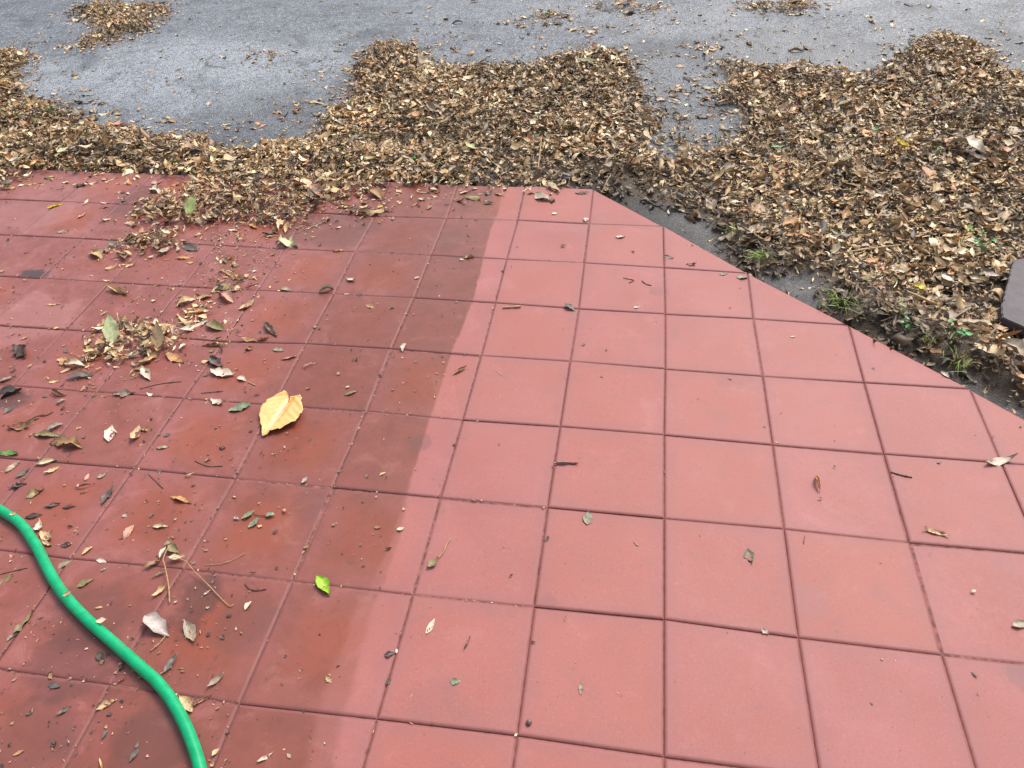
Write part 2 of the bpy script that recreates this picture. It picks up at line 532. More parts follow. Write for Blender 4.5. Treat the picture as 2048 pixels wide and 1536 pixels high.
def corner(i, j):
    if (i, j) in MEAS:
        return at(*MEAS[(i, j)])[:2]
    d2 = ((KEYS - (i, j)) ** 2).sum(1)
    near = np.argsort(d2)[:5]
    wt = 1 / d2[near]
    o = (OFFS[near] * wt[:, None]).sum(0) / wt.sum()
    return np.array((i, j), float) * S + o * (1 / (1 + 0.12 * d2[near[0]]))


def build_patio():
    GAP, BW = 0.0006, 0.0048
    rings = [(0.0, -0.022), (0.0, -0.0019), (0.0009, -0.0011), (0.0024, -0.0004), (BW, 0.0)]
    V, F, UV, J = [], [], [], []
    r = random.Random(5)
    for i in range(-16, 9):
        for j in range(-6, 8):
            if i + j <= 5: cs = [(0, 0), (1, 0), (1, 1), (0, 1)]
            elif i + j == 6 and i >= -1: cs = [(0, 0), (1, 0), (0, 1)]
            else: continue
            P = [corner(i + a, j + b) for a, b in cs]
            n = len(P)
            tr = r.random()
            tilt = (r.gauss(0, 0.0035), r.gauss(0, 0.0035))
            lift = r.gauss(0, 0.0008)
            mid = sum(P) / n
            base = len(V)

            def inset(k, d):
                p, q, s_ = P[k - 1], P[k], P[(k + 1) % n]
                a, b = q - p, s_ - q
                na = np.array((-a[1], a[0])) / np.linalg.norm(a)
                nb = np.array((-b[1], b[0])) / np.linalg.norm(b)
                m = na + nb
                return q + m * d / (m @ na)
            for ri, (ins, z) in enumerate(rings):
                for k in range(n):
                    q = inset(k, GAP + ins)
                    e = q - mid
                    V.append((q[0], q[1], z + lift + e @ np.array(tilt)))
                    f = ins / S
                    u, v = cs[k]
                    UV.append((u + (f if u == 0 else -f), v + (f if v == 0 else -f), tr))
                    J.append(1.0 if ri < 3 else (0.8 if ri == 3 else 0.0))
            for ri in range(len(rings) - 1):
                for k in range(n):
                    k2 = (k + 1) % n
                    a = base + ri * n
                    F.append((a + k, a + k2, a + n + k2, a + n + k))
            a = base + (len(rings) - 1) * n
            F.append(tuple(a + k for k in range(n)))
    o = link_mesh('patio', V, F, M_PATIO, smooth=False)
    me = o.data
    at_uv = me.attributes.new('tile_uv', 'FLOAT_VECTOR', 'POINT')
    at_uv.data.foreach_set('vector', np.array(UV, np.float32).ravel())
    at_j = me.attributes.new('joint', 'FLOAT', 'POINT')
    at_j.data.foreach_set('value', np.array(J, np.float32))
    tag(o, 'square red concrete patio tiles, damp and dirty on the left', kind='structure')
    return o


build_patio()


def joint_bed():
    r = random.Random(9)
    P = [corner(-16, -6), corner(10, -6), corner(8, -1) + np.array((-.004, -.006)), corner(-1, 8) + np.array((-.002, -.004)), corner(-16, 8) + np.array((0, -.004))]
    o = link_mesh('paving_sand', [(p[0], p[1], -0.0024) for p in P], [tuple(range(5))], M_SAND, smooth=False)
    tag(o, 'reddish brown sand filling the joints of the paving', kind='structure')


joint_bed()
EDGE = np.array([corner(-16, 8), corner(-1, 8), corner(8, -1)])      # the two outer edges of the paving


def on_patio(P):
    a = (EDGE[1] - EDGE[0]); a = a / np.linalg.norm(a)
    b = (EDGE[2] - EDGE[1]); b = b / np.linalg.norm(b)
    d1 = a[0] * (P[:, 1] - EDGE[0][1]) - a[1] * (P[:, 0] - EDGE[0][0])
    d2 = b[0] * (P[:, 1] - EDGE[1][1]) - b[1] * (P[:, 0] - EDGE[1][0])
    return np.maximum(d1, d2)                                            # < 0 on the tiles, else metres beyond the edge


# ------------------------------------------------------------------ where the leaves lie (polygons given in photo pixels, laid on the ground)
GZ = -0.022
DENSE = [
    # polygon, leaf cover, depth of the litter
    ([(-200, 80), (10, 95), (45, 110), (60, 185), (130, 215), (180, 245), (260, 245), (340, 262), (400, 268), (430, 300), (470, 305), (500, 285),
      (560, 280), (610, 255), (650, 225), (690, 195), (715, 150), (735, 95), (790, 78), (840, 95), (850, 120), (940, 118), (1040, 130), (1110, 128), (1150, 95),
      (1210, 88), (1250, 120), (1275, 180), (1290, 250), (1310, 300), (1330, 345), (1250, 345), (1200, 376), (1000, 362), (800, 366), (390, 350), (200, 341), (68, 338), (20, 360), (-200, 360)], 1.0, 0.032),
    ([(1445, 120), (1500, 122), (1600, 135), (1700, 150), (1780, 140), (1800, 95), (1840, 68), (1940, 70), (1990, 130), (2060, 160), (2300, 180), (2300, 900), (2060, 800),
      (1990, 768), (1930, 745), (1860, 730), (1780, 690), (1715, 652), (1650, 618), (1690, 570), (1655, 528), (1540, 535), (1500, 548), (1470, 520), (1460, 460), (1420, 415), (1370, 395), (1300, 385), (1222, 388), (1200, 372), (1330, 320), (1380, 320), (1450, 285), (1470, 235), (1455, 170)], 1.0, 0.036),
    ([(1270, 170), (1340, 200), (1440, 240), (1450, 290), (1330, 320), (1285, 250)], 0.22, 0.008),
    ([(150, 0), (350, 0), (340, 25), (300, 45), (260, 60), (180, 90), (130, 90), (210, 55), (160, 30)], 0.9, 0.015),
    ([(1180, 0), (1340, 0), (1330, 15), (1200, 12)], 0.7, 0.012), ([(1460, 0), (1650, 0), (1600, 20), (1500, 12)], 0.8, 0.014),
    ([(1380, 90), (1450, 75), (1430, 100), (1380, 105)], 0.6, 0.008), ([(1060, 15), (1140, 15), (1140, 32), (1060, 35)], 0.6, 0.008),
    ([(510, 92), (570, 92), (575, 108), (515, 110)], 0.5, 0.008),
    ([(1190, 250), (1330, 300), (1460, 330), (1560, 380), (1700, 470), (1730, 560), (1660, 520), (1560, 520), (1490, 480), (1440, 390), (1370, 350), (1230, 345), (1000, 330), (1000, 280)], 0.3, 0.02),
    # on the tiles
    ([(385, 343), (780, 362), (690, 400), (610, 425), (585, 450), (500, 448), (455, 425), (430, 400), (390, 385)], 1.0, 0.019),
    ([(320, 392), (385, 372), (430, 402), (470, 440), (410, 452), (340, 458), (270, 442), (290, 420)], 1.0, 0.017),
    ([(230, 492), (285, 466), (345, 470), (350, 490), (320, 506), (240, 515)], 1.0, 0.016),
    ([(182, 690), (205, 655), (250, 650), (310, 655), (350, 665), (345, 700), (310, 725), (250, 728), (220, 742), (195, 715)], 1.0, 0.019),
    ([(-60, 330), (62, 328), (66, 345), (30, 372), (0, 388), (-60, 395)], 0.9, 0.014),
    ([(690, 395), (790, 415), (785, 430), (720, 432), (680, 415)], 0.55, 0.008),
    ([(330, 640), (400, 590), (440, 605), (420, 640), (350, 662)], 0.33, 0.004),
    ([(400, 560), (430, 520), (490, 540), (520, 585), (450, 590)], 0.35, 0.004),
    ([(130, 715), (200, 690), (210, 720), (160, 745), (120, 740)], 0.3, 0.004),
]
SPARSE = [
    ([(380, 430), (660, 430), (580, 560), (480, 690), (320, 700), (350, 610), (420, 510)], 4200, 0.44),
    ([(180, 640), (380, 630), (380, 750), (160, 770), (110, 720)], 2200, 0.42),
    ([(200, 440), (520, 440), (420, 540), (180, 540)], 1700, 0.45),
    ([(380, 345), (800, 365), (800, 440), (560, 480), (380, 450)], 2200, 0.48),
    ([(1260, 150), (1460, 110), (1470, 320), (1320, 330)], 900, 0.9),
    ([(20, 170), (130, 200), (330, 250), (440, 285), (640, 215), (735, 80), (680, 60), (560, 200), (430, 235), (200, 190), (70, 80), (0, 60)], 420, 1.0),
    ([(730, 60), (860, 95), (1100, 100), (1220, 60), (1300, 160), (1340, 300), (1460, 300), (1480, 90), (1700, 115), (1790, 60), (1950, 30), (2060, 90), (2060, 20), (1240, 20), (800, 40)], 330, 1.0),
    ([(1240, 385), (1470, 500), (1560, 560), (1700, 610), (1800, 700), (1990, 790), (1960, 740), (1650, 520), (1450, 410)], 260, 0.8),
    ([(190, 560), (240, 380), (380, 350), (780, 370), (780, 435), (690, 500), (600, 560), (520, 650), (430, 800), (300, 860), (-40, 960), (-40, 760), (150, 700)], 480, 0.66),
    ([(-40, 900), (400, 800), (480, 1000), (300, 1536), (-40, 1536)], 120, 0.5),
    ([(-300, -40), (2300, -40), (2300, 420), (-300, 420)], 130, 1.0),
    ([(480, 130), (760, 90), (760, 300), (480, 300)], 170, 0.9),
    ([(1280, 170), (1460, 100), (1460, 300), (1330, 330)], 260, 0.9),
    ([(1250, 350), (1480, 470), (1700, 600), (1950, 760), (2048, 830), (2048, 760), (1700, 560), (1440, 400)], 130, 0.7),
]

CELL = 0.012
GX0, GY0, GNX, GNY = -3.2, -0.2, 620, 480
gx = GX0 + (np.arange(GNX) + 0.5) * CELL
gy = GY0 + (np.arange(GNY) + 0.5) * CELL
GP = np.stack(np.meshgrid(gx, gy), -1).reshape(-1, 2)


def vnoise(P, scale, seed):
    """smooth value noise on the ground, -1 .. 1"""
    r = np.random.default_rng(seed)
    T = r.random((64, 64)) * 2 - 1
    q = P * scale + 17.3
    i = np.floor(q).astype(int)
    f = q - i
    f = f * f * (3 - 2 * f)
    g = lambda a, b: T[(i[:, 0] + a) % 64, (i[:, 1] + b) % 64]
    return (g(0, 0) * (1 - f[:, 0]) + g(1, 0) * f[:, 0]) * (1 - f[:, 1]) + (g(0, 1) * (1 - f[:, 0]) + g(1, 1) * f[:, 0]) * f[:, 1]


WARP = np.stack([vnoise(GP, 7, 1) * 0.05 + vnoise(GP, 22, 2) * 0.035, vnoise(GP, 7, 3) * 0.05 + vnoise(GP, 22, 4) * 0.035], 1)
WARP *= np.clip(np.abs(on_patio(GP)) / 0.25, 0.15, 1)[:, None]
PATD = on_patio(GP)
cover = np.zeros(len(GP))
depth = np.zeros(len(GP))
for poly, cv, dp in DENSE:
    small = dp < 0.02
    m = inside(GP + WARP * (0.35 if small and poly[0][1] > 320 else 1.0), poly_at(poly))
    cover = np.where(m, np.maximum(cover, cv), cover)
    depth = np.where(m, np.maximum(depth, dp), depth)


def blur(a, n):
    a = a.reshape(GNY, GNX)
    for ax in (0, 1):
        for _ in range(2):
            acc = np.zeros_like(a)
            for k in range(-n, n + 1): acc += np.roll(a, k, ax)
            a = acc / (2 * n + 1)
    return a.ravel()


lip = np.clip(1 - np.abs(PATD - 0.14) / 0.12, 0, 1) * (PATD > 0)
depth_s = np.minimum(blur(depth, 2), blur(depth, 5) * 1.35 + 0.003) * (1 + 0.35 * vnoise(GP, 6, 7) + 0.25 * vnoise(GP, 17, 8)) + blur(cover * (depth > 0.03), 2) * lip * 0.022
band = (PATD > -0.01) & (PATD < 0.17) & (GP[:, 0] < -0.28) & (blur(cover, 2) > 0.3)
depth_s = np.where(band, np.maximum(depth_s, 0.030 + 0.006 * vnoise(GP, 14, 9)), depth_s)
depth_s = np.clip(depth_s, 0, 0.085)
cover_s = np.where((depth > 0.03) | (PATD > 0.6), blur(cover, 4), blur(cover, 1))
cover_s = np.maximum(cover_s, (depth < 0.0001) * blur(cover * ((depth > 0.03) | (PATD > 0.6)), 7) * 0.6)
cover_s *= np.clip(1.0 + 0.9 * vnoise(GP, 13, 15) * (1 - np.clip(blur(depth, 4) / 0.026, 0, 1)), 0, 1.2)
cover_s = np.where(band, 1.3, cover_s)
for poly, cv, dp in [([(930, 318), (1010, 305), (1130, 312), (1215, 335), (1235, 385), (1190, 372), (940, 366)], 0.62, 0.021), ([(1240, 350), (1330, 350), (1440, 385), (1480, 470), (1500, 548), (1460, 500), (1400, 420), (1250, 388)], 0.55, 0.022)]:
    m = inside(GP + WARP * 0.6, poly_at(poly, -0.01)) & (PATD > 0)
    cover_s = np.where(m, cv, cover_s)
    depth_s = np.where(m, np.minimum(depth_s, dp), depth_s)
depth_s = np.where(PATD > 0.0, blur(depth_s, 1), depth_s)


def sample(field, P):
    i = np.clip(((P[:, 0] - GX0) / CELL - 0.5), 0, GNX - 2)
    j = np.clip(((P[:, 1] - GY0) / CELL - 0.5), 0, GNY - 2)
    i0, j0 = i.astype(int), j.astype(int)
    fi, fj = i - i0, j - j0
    A = field.reshape(GNY, GNX)
    return (A[j0, i0] * (1 - fi) + A[j0, i0 + 1] * fi) * (1 - fj) + (A[j0 + 1, i0] * (1 - fi) + A[j0 + 1, i0 + 1] * fi) * fj


# ------------------------------------------------------------------ ground
asph = link_mesh('asphalt_driveway', [(-150, -150, GZ), (150, -150, GZ), (150, 150, GZ), (-150, 150, GZ)], [(0, 1, 2, 3)], M_ASPH, smooth=False)
tag(asph, 'grey worn asphalt with a damp sheen beyond the patio', kind='structure')

step = 2
sel = GP.reshape(GNY, GNX, 2)[::step, ::step]
hn, wn_ = sel.shape[:2]
SPt = sel.reshape(-1, 2)
sd_ = sample(depth_s, SPt)
pd_ = on_patio(SPt)
gut = np.clip(1 - pd_ / 0.19 + 0.25 * vnoise(SPt, 11, 21), 0, 1) * (pd_ > -0.03)
zz = GZ - 0.006 + np.clip(sd_ - 0.012, 0, 1) * 0.62 + np.where(sd_ > 0.012, 0.004, 0) + np.clip(gut * 0.03, 0, 0.010) * (SPt[:, 0] > -0.28) + 0.0015 * vnoise(SPt, 40, 22)
zz = np.where(pd_ < 0.004, np.minimum(zz, -0.026), zz)
mul = np.clip((sd_ - 0.008) / 0.012, 0, 1)
Fq = []
for a in range(hn - 1):
    for b in range(wn_ - 1):
        k = a * wn_ + b
        Fq.append((k, k + 1, k + wn_ + 1, k + wn_))
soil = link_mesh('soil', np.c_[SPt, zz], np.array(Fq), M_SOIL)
am2 = soil.data.attributes.new('gutter', 'FLOAT', 'POINT')  # strength of the wet tone and painted shade behind the patio corner
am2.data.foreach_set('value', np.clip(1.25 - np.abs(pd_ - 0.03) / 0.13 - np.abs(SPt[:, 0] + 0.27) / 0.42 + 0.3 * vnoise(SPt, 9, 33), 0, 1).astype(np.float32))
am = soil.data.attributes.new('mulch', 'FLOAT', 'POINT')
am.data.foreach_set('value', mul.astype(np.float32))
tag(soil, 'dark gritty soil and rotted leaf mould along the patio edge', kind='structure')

# ------------------------------------------------------------------ leaves
PAL = {
    'tan': (0.56, 0.39, 0.205), 'straw': (0.70, 0.55, 0.36), 'brown': (0.36, 0.21, 0.10), 'dark': (0.07, 0.046, 0.034),
    'grey': (0.33, 0.26, 0.185), 'greydark': (0.12, 0.10, 0.085), 'olive': (0.23, 0.195, 0.085), 'orange': (0.50, 0.25, 0.10),
    'pink': (0.52, 0.27, 0.19), 'pale': (0.64, 0.53, 0.40), 'white': (0.50, 0.41, 0.36), 'green': (0.11, 0.26, 0.06),
    'greygreen': (0.21, 0.26, 0.16), 'lightgreen': (0.42, 0.47, 0.17), 'lime': (0.30, 0.50, 0.03), 'cream': (0.66, 0.52, 0.36),
    'yellow': (0.62, 0.46, 0.05), 'red': (0.11, 0.028, 0.022), 'palegreen': (0.55, 0.58, 0.30)}


def leaf_geo(N, L, Wd, curl, cross, twist, jag, power, nu, nv, seed):
    """N leaf blades, each nu x nv points, lengthwise along +X, curled and cupped"""
    r = np.random.default_rng(seed)
    u = np.linspace(0, 1, nu)[None, :, None]
    v = np.linspace(-1, 1, nv)[None, None, :]
    L, Wd, curl, cross, twist, jag, power = [np.broadcast_to(np.asarray(a, float), (N,))[:, None, None] for a in (L, Wd, curl, cross, twist, jag, power)]
    prof = np.sin(np.pi * np.clip(u ** 0.85, 0.02, 0.985)) ** power
    prof = prof * (1 + jag * r.normal(0, 1, (N, nu, 1)) * 0.6)
    side = 1 + jag * r.normal(0, 1, (N, nu, nv)) * (np.abs(v) > 0.9)
    half = L * Wd * 0.5 * prof * side
    bend = jag * r.normal(0, 0.5, (N, 1, 1))
    k = np.where(np.abs(curl) < 1e-3, 1e-3, curl)
    ang = (u - 0.5) * k
    x = L * np.sin(ang) / k
    zl = L * (1 - np.cos(ang)) / k
    c = np.where(np.abs(cross) < 1e-3, 1e-3, cross)
    va = v * c
    y = half * np.sin(va) / c
    zc = half * (1 - np.cos(va)) / c
    y = y + bend * L * (u - 0.5) ** 2 * 1.6
    X = x - np.sin(ang) * zc
    Z = zl + np.cos(ang) * zc
    Y = np.broadcast_to(y, X.shape)
    Z = Z + r.normal(0, 1, X.shape) * L * 0.022 * (1 + 3 * jag)
    t = twist * (u - 0.5)
    Y, Z = Y * np.cos(t) - Z * np.sin(t), Y * np.sin(t) + Z * np.cos(t)
    return np.stack([X, Y, Z], -1).reshape(N, nu * nv, 3)


def leaf_faces(nu, nv):
    return np.array([(a * nv + b, (a + 1) * nv + b, (a + 1) * nv + b + 1, a * nv + b + 1) for a in range(nu - 1) for b in range(nv - 1)])


def euler_mats(yaw, pitch, roll):
    cy, sy, cp, sp, cr, sr = np.cos(yaw), np.sin(yaw), np.cos(pitch), np.sin(pitch), np.cos(roll), np.sin(roll)
    o, z = np.ones_like(cy), np.zeros_like(cy)
    mk = lambda *a: np.stack(a, -1).reshape(-1, 3, 3)
    return mk(cy, -sy, z, sy, cy, z, z, z, o) @ mk(cp, z, sp, z, o, z, -sp, z, cp) @ mk(o, z, z, z, cr, -sr, z, sr, cr)


def tint_of(base, N, nu, nv, seed):
    r = np.random.default_rng(seed)
    v = np.abs(np.linspace(-1, 1, nv))[None, None, :, None]
    c = np.broadcast_to(np.asarray(base)[:, None, None, :], (N, nu, nv, 3)).copy()
    c *= 1 + 0.22 * r.normal(0, 1, (N, nu, 1, 1)) * 0.6
    c *= np.where(v < 0.3, 1.12, 1.0) * np.where(v > 0.9, 0.88, 1.0)
    return np.clip(c, 0.008, 0.9).reshape(N, nu * nv, 3)


# --- loose leaves seen one by one on the photograph: base, tip, width / length, colour, style, label
LOOSE = [
    (458, 823, 504, 809, .52, 'greygreen', 'f', 'grey green leaf with wavy edge just left of the big yellow leaf'),
    (-2, 906, 39, 909, .38, 'green', 'f', 'fresh green leaf at the left picture border above the hose'),
    (227, 697, 241, 647, .52, 'palegreen', 's', 'upright pale green leaf standing on the small leaf heap'),
    (362, 667, 415, 645, .32, 'pale', 'c', 'long pale curled leaf pointing right from the small leaf heap'),
    (415, 650, 450, 662, .5, 'olive', 'h', 'olive green leaf at the tip of the long pale curled leaf'),
    (318, 707, 338, 664, .5, 'tan', 's', 'broad tan leaf leaning on the right side of the small heap'),
    (280, 738, 320, 703, .36, 'brown', 'c', 'bent brown leaf hanging from the small heap towards the camera'),
    (284, 738, 301, 762, .42, 'pale', 'h', 'pale pointed leaf tip lowest below the small heap'),
    (333, 709, 369, 726, .4, 'orange', 'f', 'orange leaf with a round cream flap right of the small heap'),
    (351, 518, 387, 515, .28, 'orange', 'f', 'flat orange leaf on the damp tile below the leaf piles'),
    (250, 535, 275, 528, .42, 'tan', 'c', 'curled tan leaf on the row of tiles below the lower pile'),
    (217, 579, 258, 590, .34, 'tan', 'r', 'tan twisted leaf alone in the middle of an orange brown tile'),
    (95, 611, 122, 609, .32, 'tan', 'f', 'small tan sliver on the tile left of the twisted tan leaf'),
    (356, 614, 394, 598, .5, 'tan', 'c', 'cupped tan leaf at the upper end of the leaf trail'),
    (422, 586, 463, 569, .42, 'tan', 'f', 'large flat tan leaf in the trail above the bent stalk'),
    (478, 561, 473, 539, .4, 'orange', 's', 'little orange leaf standing upright among grey scraps'),
    (481, 622, 510, 604, .55, 'tan', 'c', 'cupped tan leaf alone right of the leaf trail'),
    (443, 591, 469, 607, .5, 'pink', 'c', 'pinkish curled leaf just below the large flat tan leaf'),
    (457, 584, 484, 578, .6, 'grey', 'f', 'grey flat leaf touching the large flat tan leaf'),
    (528, 652, 556, 672, .5, 'grey', 'r', 'grey hooked leaf alone on a dark tile right of the olive leaf'),
    (484, 680, 534, 682, .14, 'orange', 'k', 'thin row of orange scraps along a tile joint'),
    (408, 690, 452, 694, .3, 'brown', 'r', 'brown hooked leaf scrap above the tiny green leaf'),
    (419, 705, 429, 700, .8, 'green', 'f', 'tiny round green leaf on a tile joint'),
    (424, 716, 438, 740, .6, 'greydark', 'k', 'crumpled dark grey leaf just below the tiny green leaf'),
    (422, 745, 467, 753, .52, 'pale', 'k', 'pale crumpled leaf below the tiny green leaf'),
    (476, 754, 492, 763, .55, 'pale', 'f', 'small pale leaf with a stalk above the grey green leaf'),
    (422, 801, 448, 810, .5, 'pale', 'c', 'pale curled leaf touching the left end of the grey green leaf'),
    (227, 791, 268, 786, .5, 'grey', 'k', 'crumpled grey brown leaf on the joint below the long twig'),
    (105, 784, 131, 793, .36, 'brown', 'r', 'rolled brown leaf near the joint at the left edge'),
    (112, 810, 133, 800, .36, 'grey', 'c', 'grey curled leaf just below the rolled brown leaf'),
    (8, 829, 32, 810, .45, 'greydark', 'f', 'dark grey flat leaf at the left border below the black stain'),
    (18, 858, 70, 850, .48, 'brown', 'k', 'crumpled brown leaf clump at the left with a dark stem'),
    (96, 863, 128, 848, .45, 'grey', 'c', 'grey curled leaf on a seam right of the brown leaf clump'),
    (68, 870, 120, 873, .30, 'olive', 'f', 'long olive brown leaf below the brown leaf clump'),
    (104, 886, 168, 894, .34, 'brown', 'k', 'largest brown wrinkled leaf of the left border group'),
    (219, 885, 224, 853, .52, 'pale', 'f', 'pale grey leaf with upward stalk alone on its tile'),
    (263, 887, 281, 853, .4, 'tan', 'c', 'tan curved leaf right of the pale grey leaf'),
    (280, 862, 305, 858, .5, 'brown', 'k', 'brown crumpled leaf joined to the tan curved leaf'),
    (327, 872, 341, 869, .8, 'greydark', 'f', 'small round grey leaf scrap in the middle of a tile'),
    (313, 897, 339, 894, .4, 'grey', 'f', 'grey flat leaf below the small round grey scrap'),
    (438, 899, 451, 896, .7, 'greydark', 'k', 'tiny dark leaf crumb left below the big yellow leaf'),
    (72, 930, 117, 921, .34, 'straw', 'h', 'light straw coloured folded leaf on the seam above the hose'),
    (91, 949, 121, 933, .4, 'tan', 'c', 'tan curled leaf just below the light straw folded leaf'),
    (12, 946, 40, 922, .38, 'grey', 'f', 'grey long leaf at the left border above the hose'),
    (33, 957, 62, 936, .42, 'greydark', 'f', 'dark grey soaked leaf pointing up right above the hose'),
    (150, 978, 188, 971, .16, 'brown', 'r', 'thin brown rolled leaf between hose and seam'),
    (170, 962, 180, 947, .36, 'pink', 'f', 'tiny pale pink sliver above the thin brown rolled leaf'),
    (196, 957, 215, 947, .6, 'grey', 'k', 'small grey crumpled leaf left of the thin dark twig'),
    (19, 979, 52, 967, .5, 'greydark', 'k', 'dark crumpled leaf at the left border right above the hose'),
    (54, 994, 90, 980, .6, 'olive', 'k', 'olive crumpled leaf close above the hose'),
    (90, 1015, 122, 1008, .42, 'greydark', 'c', 'dark grey curled leaf right of the hose top'),
    (125, 1017, 151, 1013, .28, 'dark', 'f', 'dark flat sliver right of the dark grey curled leaf'),
    (202, 1010, 227, 977, .36, 'greydark', 'k', 'dark leaf wedged along the seam right of the hose'),
    (342, 994, 385, 1007, .24, 'orange', 'f', 'slim orange brown leaf alone between two seams'),
    (98, 766, 119, 762, .36, 'tan', 'f', 'small tan sliver above the joint left of the heap'),
    (136, 757, 186, 750, .32, 'greydark', 'f', 'long dark leaf below the left foot of the small heap'),
    (128, 729, 173, 733, .34, 'straw', 'c', 'straw coloured leaf at the left foot of the small heap'),
    (119, 746, 152, 735, .3, 'tan', 'f', 'tan narrow leaf below the straw coloured leaf'),
    (40, 680, 59, 672, .26, 'pink', 'f', 'pale pink splinter on the tile near the left border'),
    (30, 695, 57, 713, .6, 'dark', 'k', 'dark crumbled leaf on the tile near the left border'),
    (-2, 764, 28, 755, .45, 'grey', 'f', 'grey flat leaf at the left border above the black stain'),
    (-3, 784, 42, 788, .5, 'greydark', 'k', 'soaked dark leaf lying in the black stain at the border'),
    (200, 795, 221, 793, .4, 'orange', 'c', 'small orange leaf left of the crumpled grey brown leaf'),
    (546, 699, 568, 702, .5, 'grey', 'f', 'grey scrap above the pink thin leaf'),
    (563, 720, 596, 713, .22, 'pink', 'h', 'thin pink forked leaf above the big yellow leaf'),
    (604, 737, 632, 726, .12, 'pink', 'c', 'very thin curved pink sliver right of the forked leaf'),
    (491, 700, 507, 696, .7, 'brown', 'k', 'brown crumb right of the hooked leaf scrap'),
    (638, 586, 669, 578, .5, 'grey', 'r', 'grey hooked leaf on a seam far right of the leaf trail'),
    (560, 578, 584, 581, .45, 'grey', 'f', 'grey flat leaf left of the hooked leaf on the seam'),
    (50, 1036, 85, 1030, .36, 'dark', 'f', 'dark soaked leaf close to the right of the hose top'),
    (73, 1067, 83, 1041, .5, 'pale', 'c', 'pale leaf leaning against the hose upper bend'),
    (81, 1068, 107, 1082, .45, 'tan', 'c', 'tan curled leaf tucked against the hose'),
    (88, 1084, 103, 1094, .5, 'tan', 'k', 'small tan crumpled leaf below the tucked curled leaf'),
    (122, 1092, 144, 1089, .7, 'dark', 'f', 'round dark brown leaf at the seam beside the hose'),
    (165, 1111, 189, 1092, .4, 'tan', 'h', 'tan folded leaf right of the round dark leaf'),
    (248, 1079, 268, 1051, .42, 'pink', 'f', 'pale pink leaf with a dark tip above the compound leaf'),
    (305, 1055, 338, 1053, .36, 'straw', 'h', 'straw coloured leaf right of the pale pink leaf'),
    (149, 1176, 189, 1160, .42, 'olive', 'f', 'olive flat leaf plastered to the tile beside the hose'),
    (115, 1138, 145, 1119, .42, 'grey', 'f', 'grey leaf flattened on the seam next to the hose'),
    (194, 1121, 213, 1125, .5, 'pale', 'f', 'small pale leaf on the joint left of the compound leaf'),
    (197, 1144, 216, 1137, .45, 'grey', 'f', 'small grey leaf below the joint left of the compound leaf'),
    (238, 1137, 261, 1130, .4, 'grey', 'f', 'grey sliver on the joint nearest the compound leaf'),
    (-2, 1173, 28, 1150, .5, 'olive', 'f', 'olive soaked leaf at the left border under the dark twig'),
    (26, 1268, 69, 1225, .28, 'olive', 'k', 'long olive straw leaf lying along the seam left of the hose'),
    (14, 1283, 33, 1268, .4, 'grey', 'k', 'grey scrap at the lower end of the olive straw leaf'),
    (195, 1304, 209, 1326, .45, 'dark', 'f', 'dark brown leaf left of the hose on the stained tile'),
    (296, 1234, 336, 1272, .5, 'white', 'c', 'whitish grey cupped leaf between hose and seam'),
    (370, 1246, 391, 1286, .42, 'grey', 'c', 'tan grey leaf right of the whitish cupped leaf'),
    (327, 1347, 356, 1307, .34, 'greydark', 'f', 'dark grey leaf pointing up right of the hose'),
    (414, 1374, 452, 1347, .34, 'grey', 'c', 'grey leaf with dark edge near the seam right of the hose'),
    (363, 1396, 387, 1422, .5, 'tan', 'c', 'tan curled leaf close to the right of the lower hose'),
    (385, 1412, 425, 1391, .24, 'pink', 'r', 'pinkish rolled tip joined to the tan leaf beside the hose'),
    (196, 1415, 233, 1403, .42, 'tan', 'k', 'tan wrinkled leaf on the seam left of the lower hose'),
    (115, 1431, 143, 1412, .36, 'greydark', 'f', 'dark grey leaf on the tile left of the lower hose'),
    (98, 1369, 121, 1374, .5, 'greydark', 'f', 'blurred dark leaf above the dark grey leaf at the lower left'),
    (26, 1511, 51, 1500, .36, 'brown', 'f', 'brown sliver in the lower left corner'),
    (204, 1480, 216, 1459, .38, 'greydark', 'f', 'greenish dark leaf left of the lowest hose stretch'),
    (259, 1525, 278, 1495, .42, 'greydark', 'f', 'dark wet leaf near the bottom left of the hose end'),
    (515, 1525, 548, 1506, .30, 'pale', 'c', 'pale grey narrow leaf near the bottom edge'),
    (575, 1507, 582, 1518, .5, 'grey', 'f', 'tiny grey leaf right of the pale narrow leaf at the bottom'),
    (652, 1355, 664, 1366, .6, 'tan', 'k', 'small tan crumb leaf on the brown orange tile'),
    (491, 1220, 502, 1203, .5, 'pale', 'c', 'small pale leaf left of the bright lime green leaf'),
    (408, 1190, 421, 1181, .4, 'pale', 'c', 'tiny pale leaf below the leaning brown stalk'),
    (235, 1364, 254, 1355, .4, 'pink', 'r', 'small pink rolled leaf where two seams cross left of the hose'),
    (484, 1039, 509, 1022, .55, 'greygreen', 'f', 'grey green leaflet at the left of the group of three'),
    (498, 1056, 519, 1036, .5, 'greygreen', 'f', 'grey green leaflet lowest in the group of three'),
    (529, 1031, 551, 1030, .55, 'greygreen', 'f', 'grey green leaflet at the right of the group of three'),
    (856, 1136, 878, 1117, .5, 'olive', 'c', 'brown olive leaf with a long pale stalk on the dry tile'),
    (1174, 1050, 1177, 1024, .62, 'greygreen', 'f', 'oval grey green leaf on a dry tile below the rolled leaf'),
    (853, 1268, 869, 1239, .36, 'pale', 'f', 'pale tan slim leaf lower left on the dry tiles'),
    (929, 1301, 941, 1273, .24, 'dark', 'r', 'dark slim leaf right of the pale tan slim leaf'),
    (899, 1366, 922, 1363, .6, 'greygreen', 'f', 'light grey green leaf on the dry tile near the bottom'),
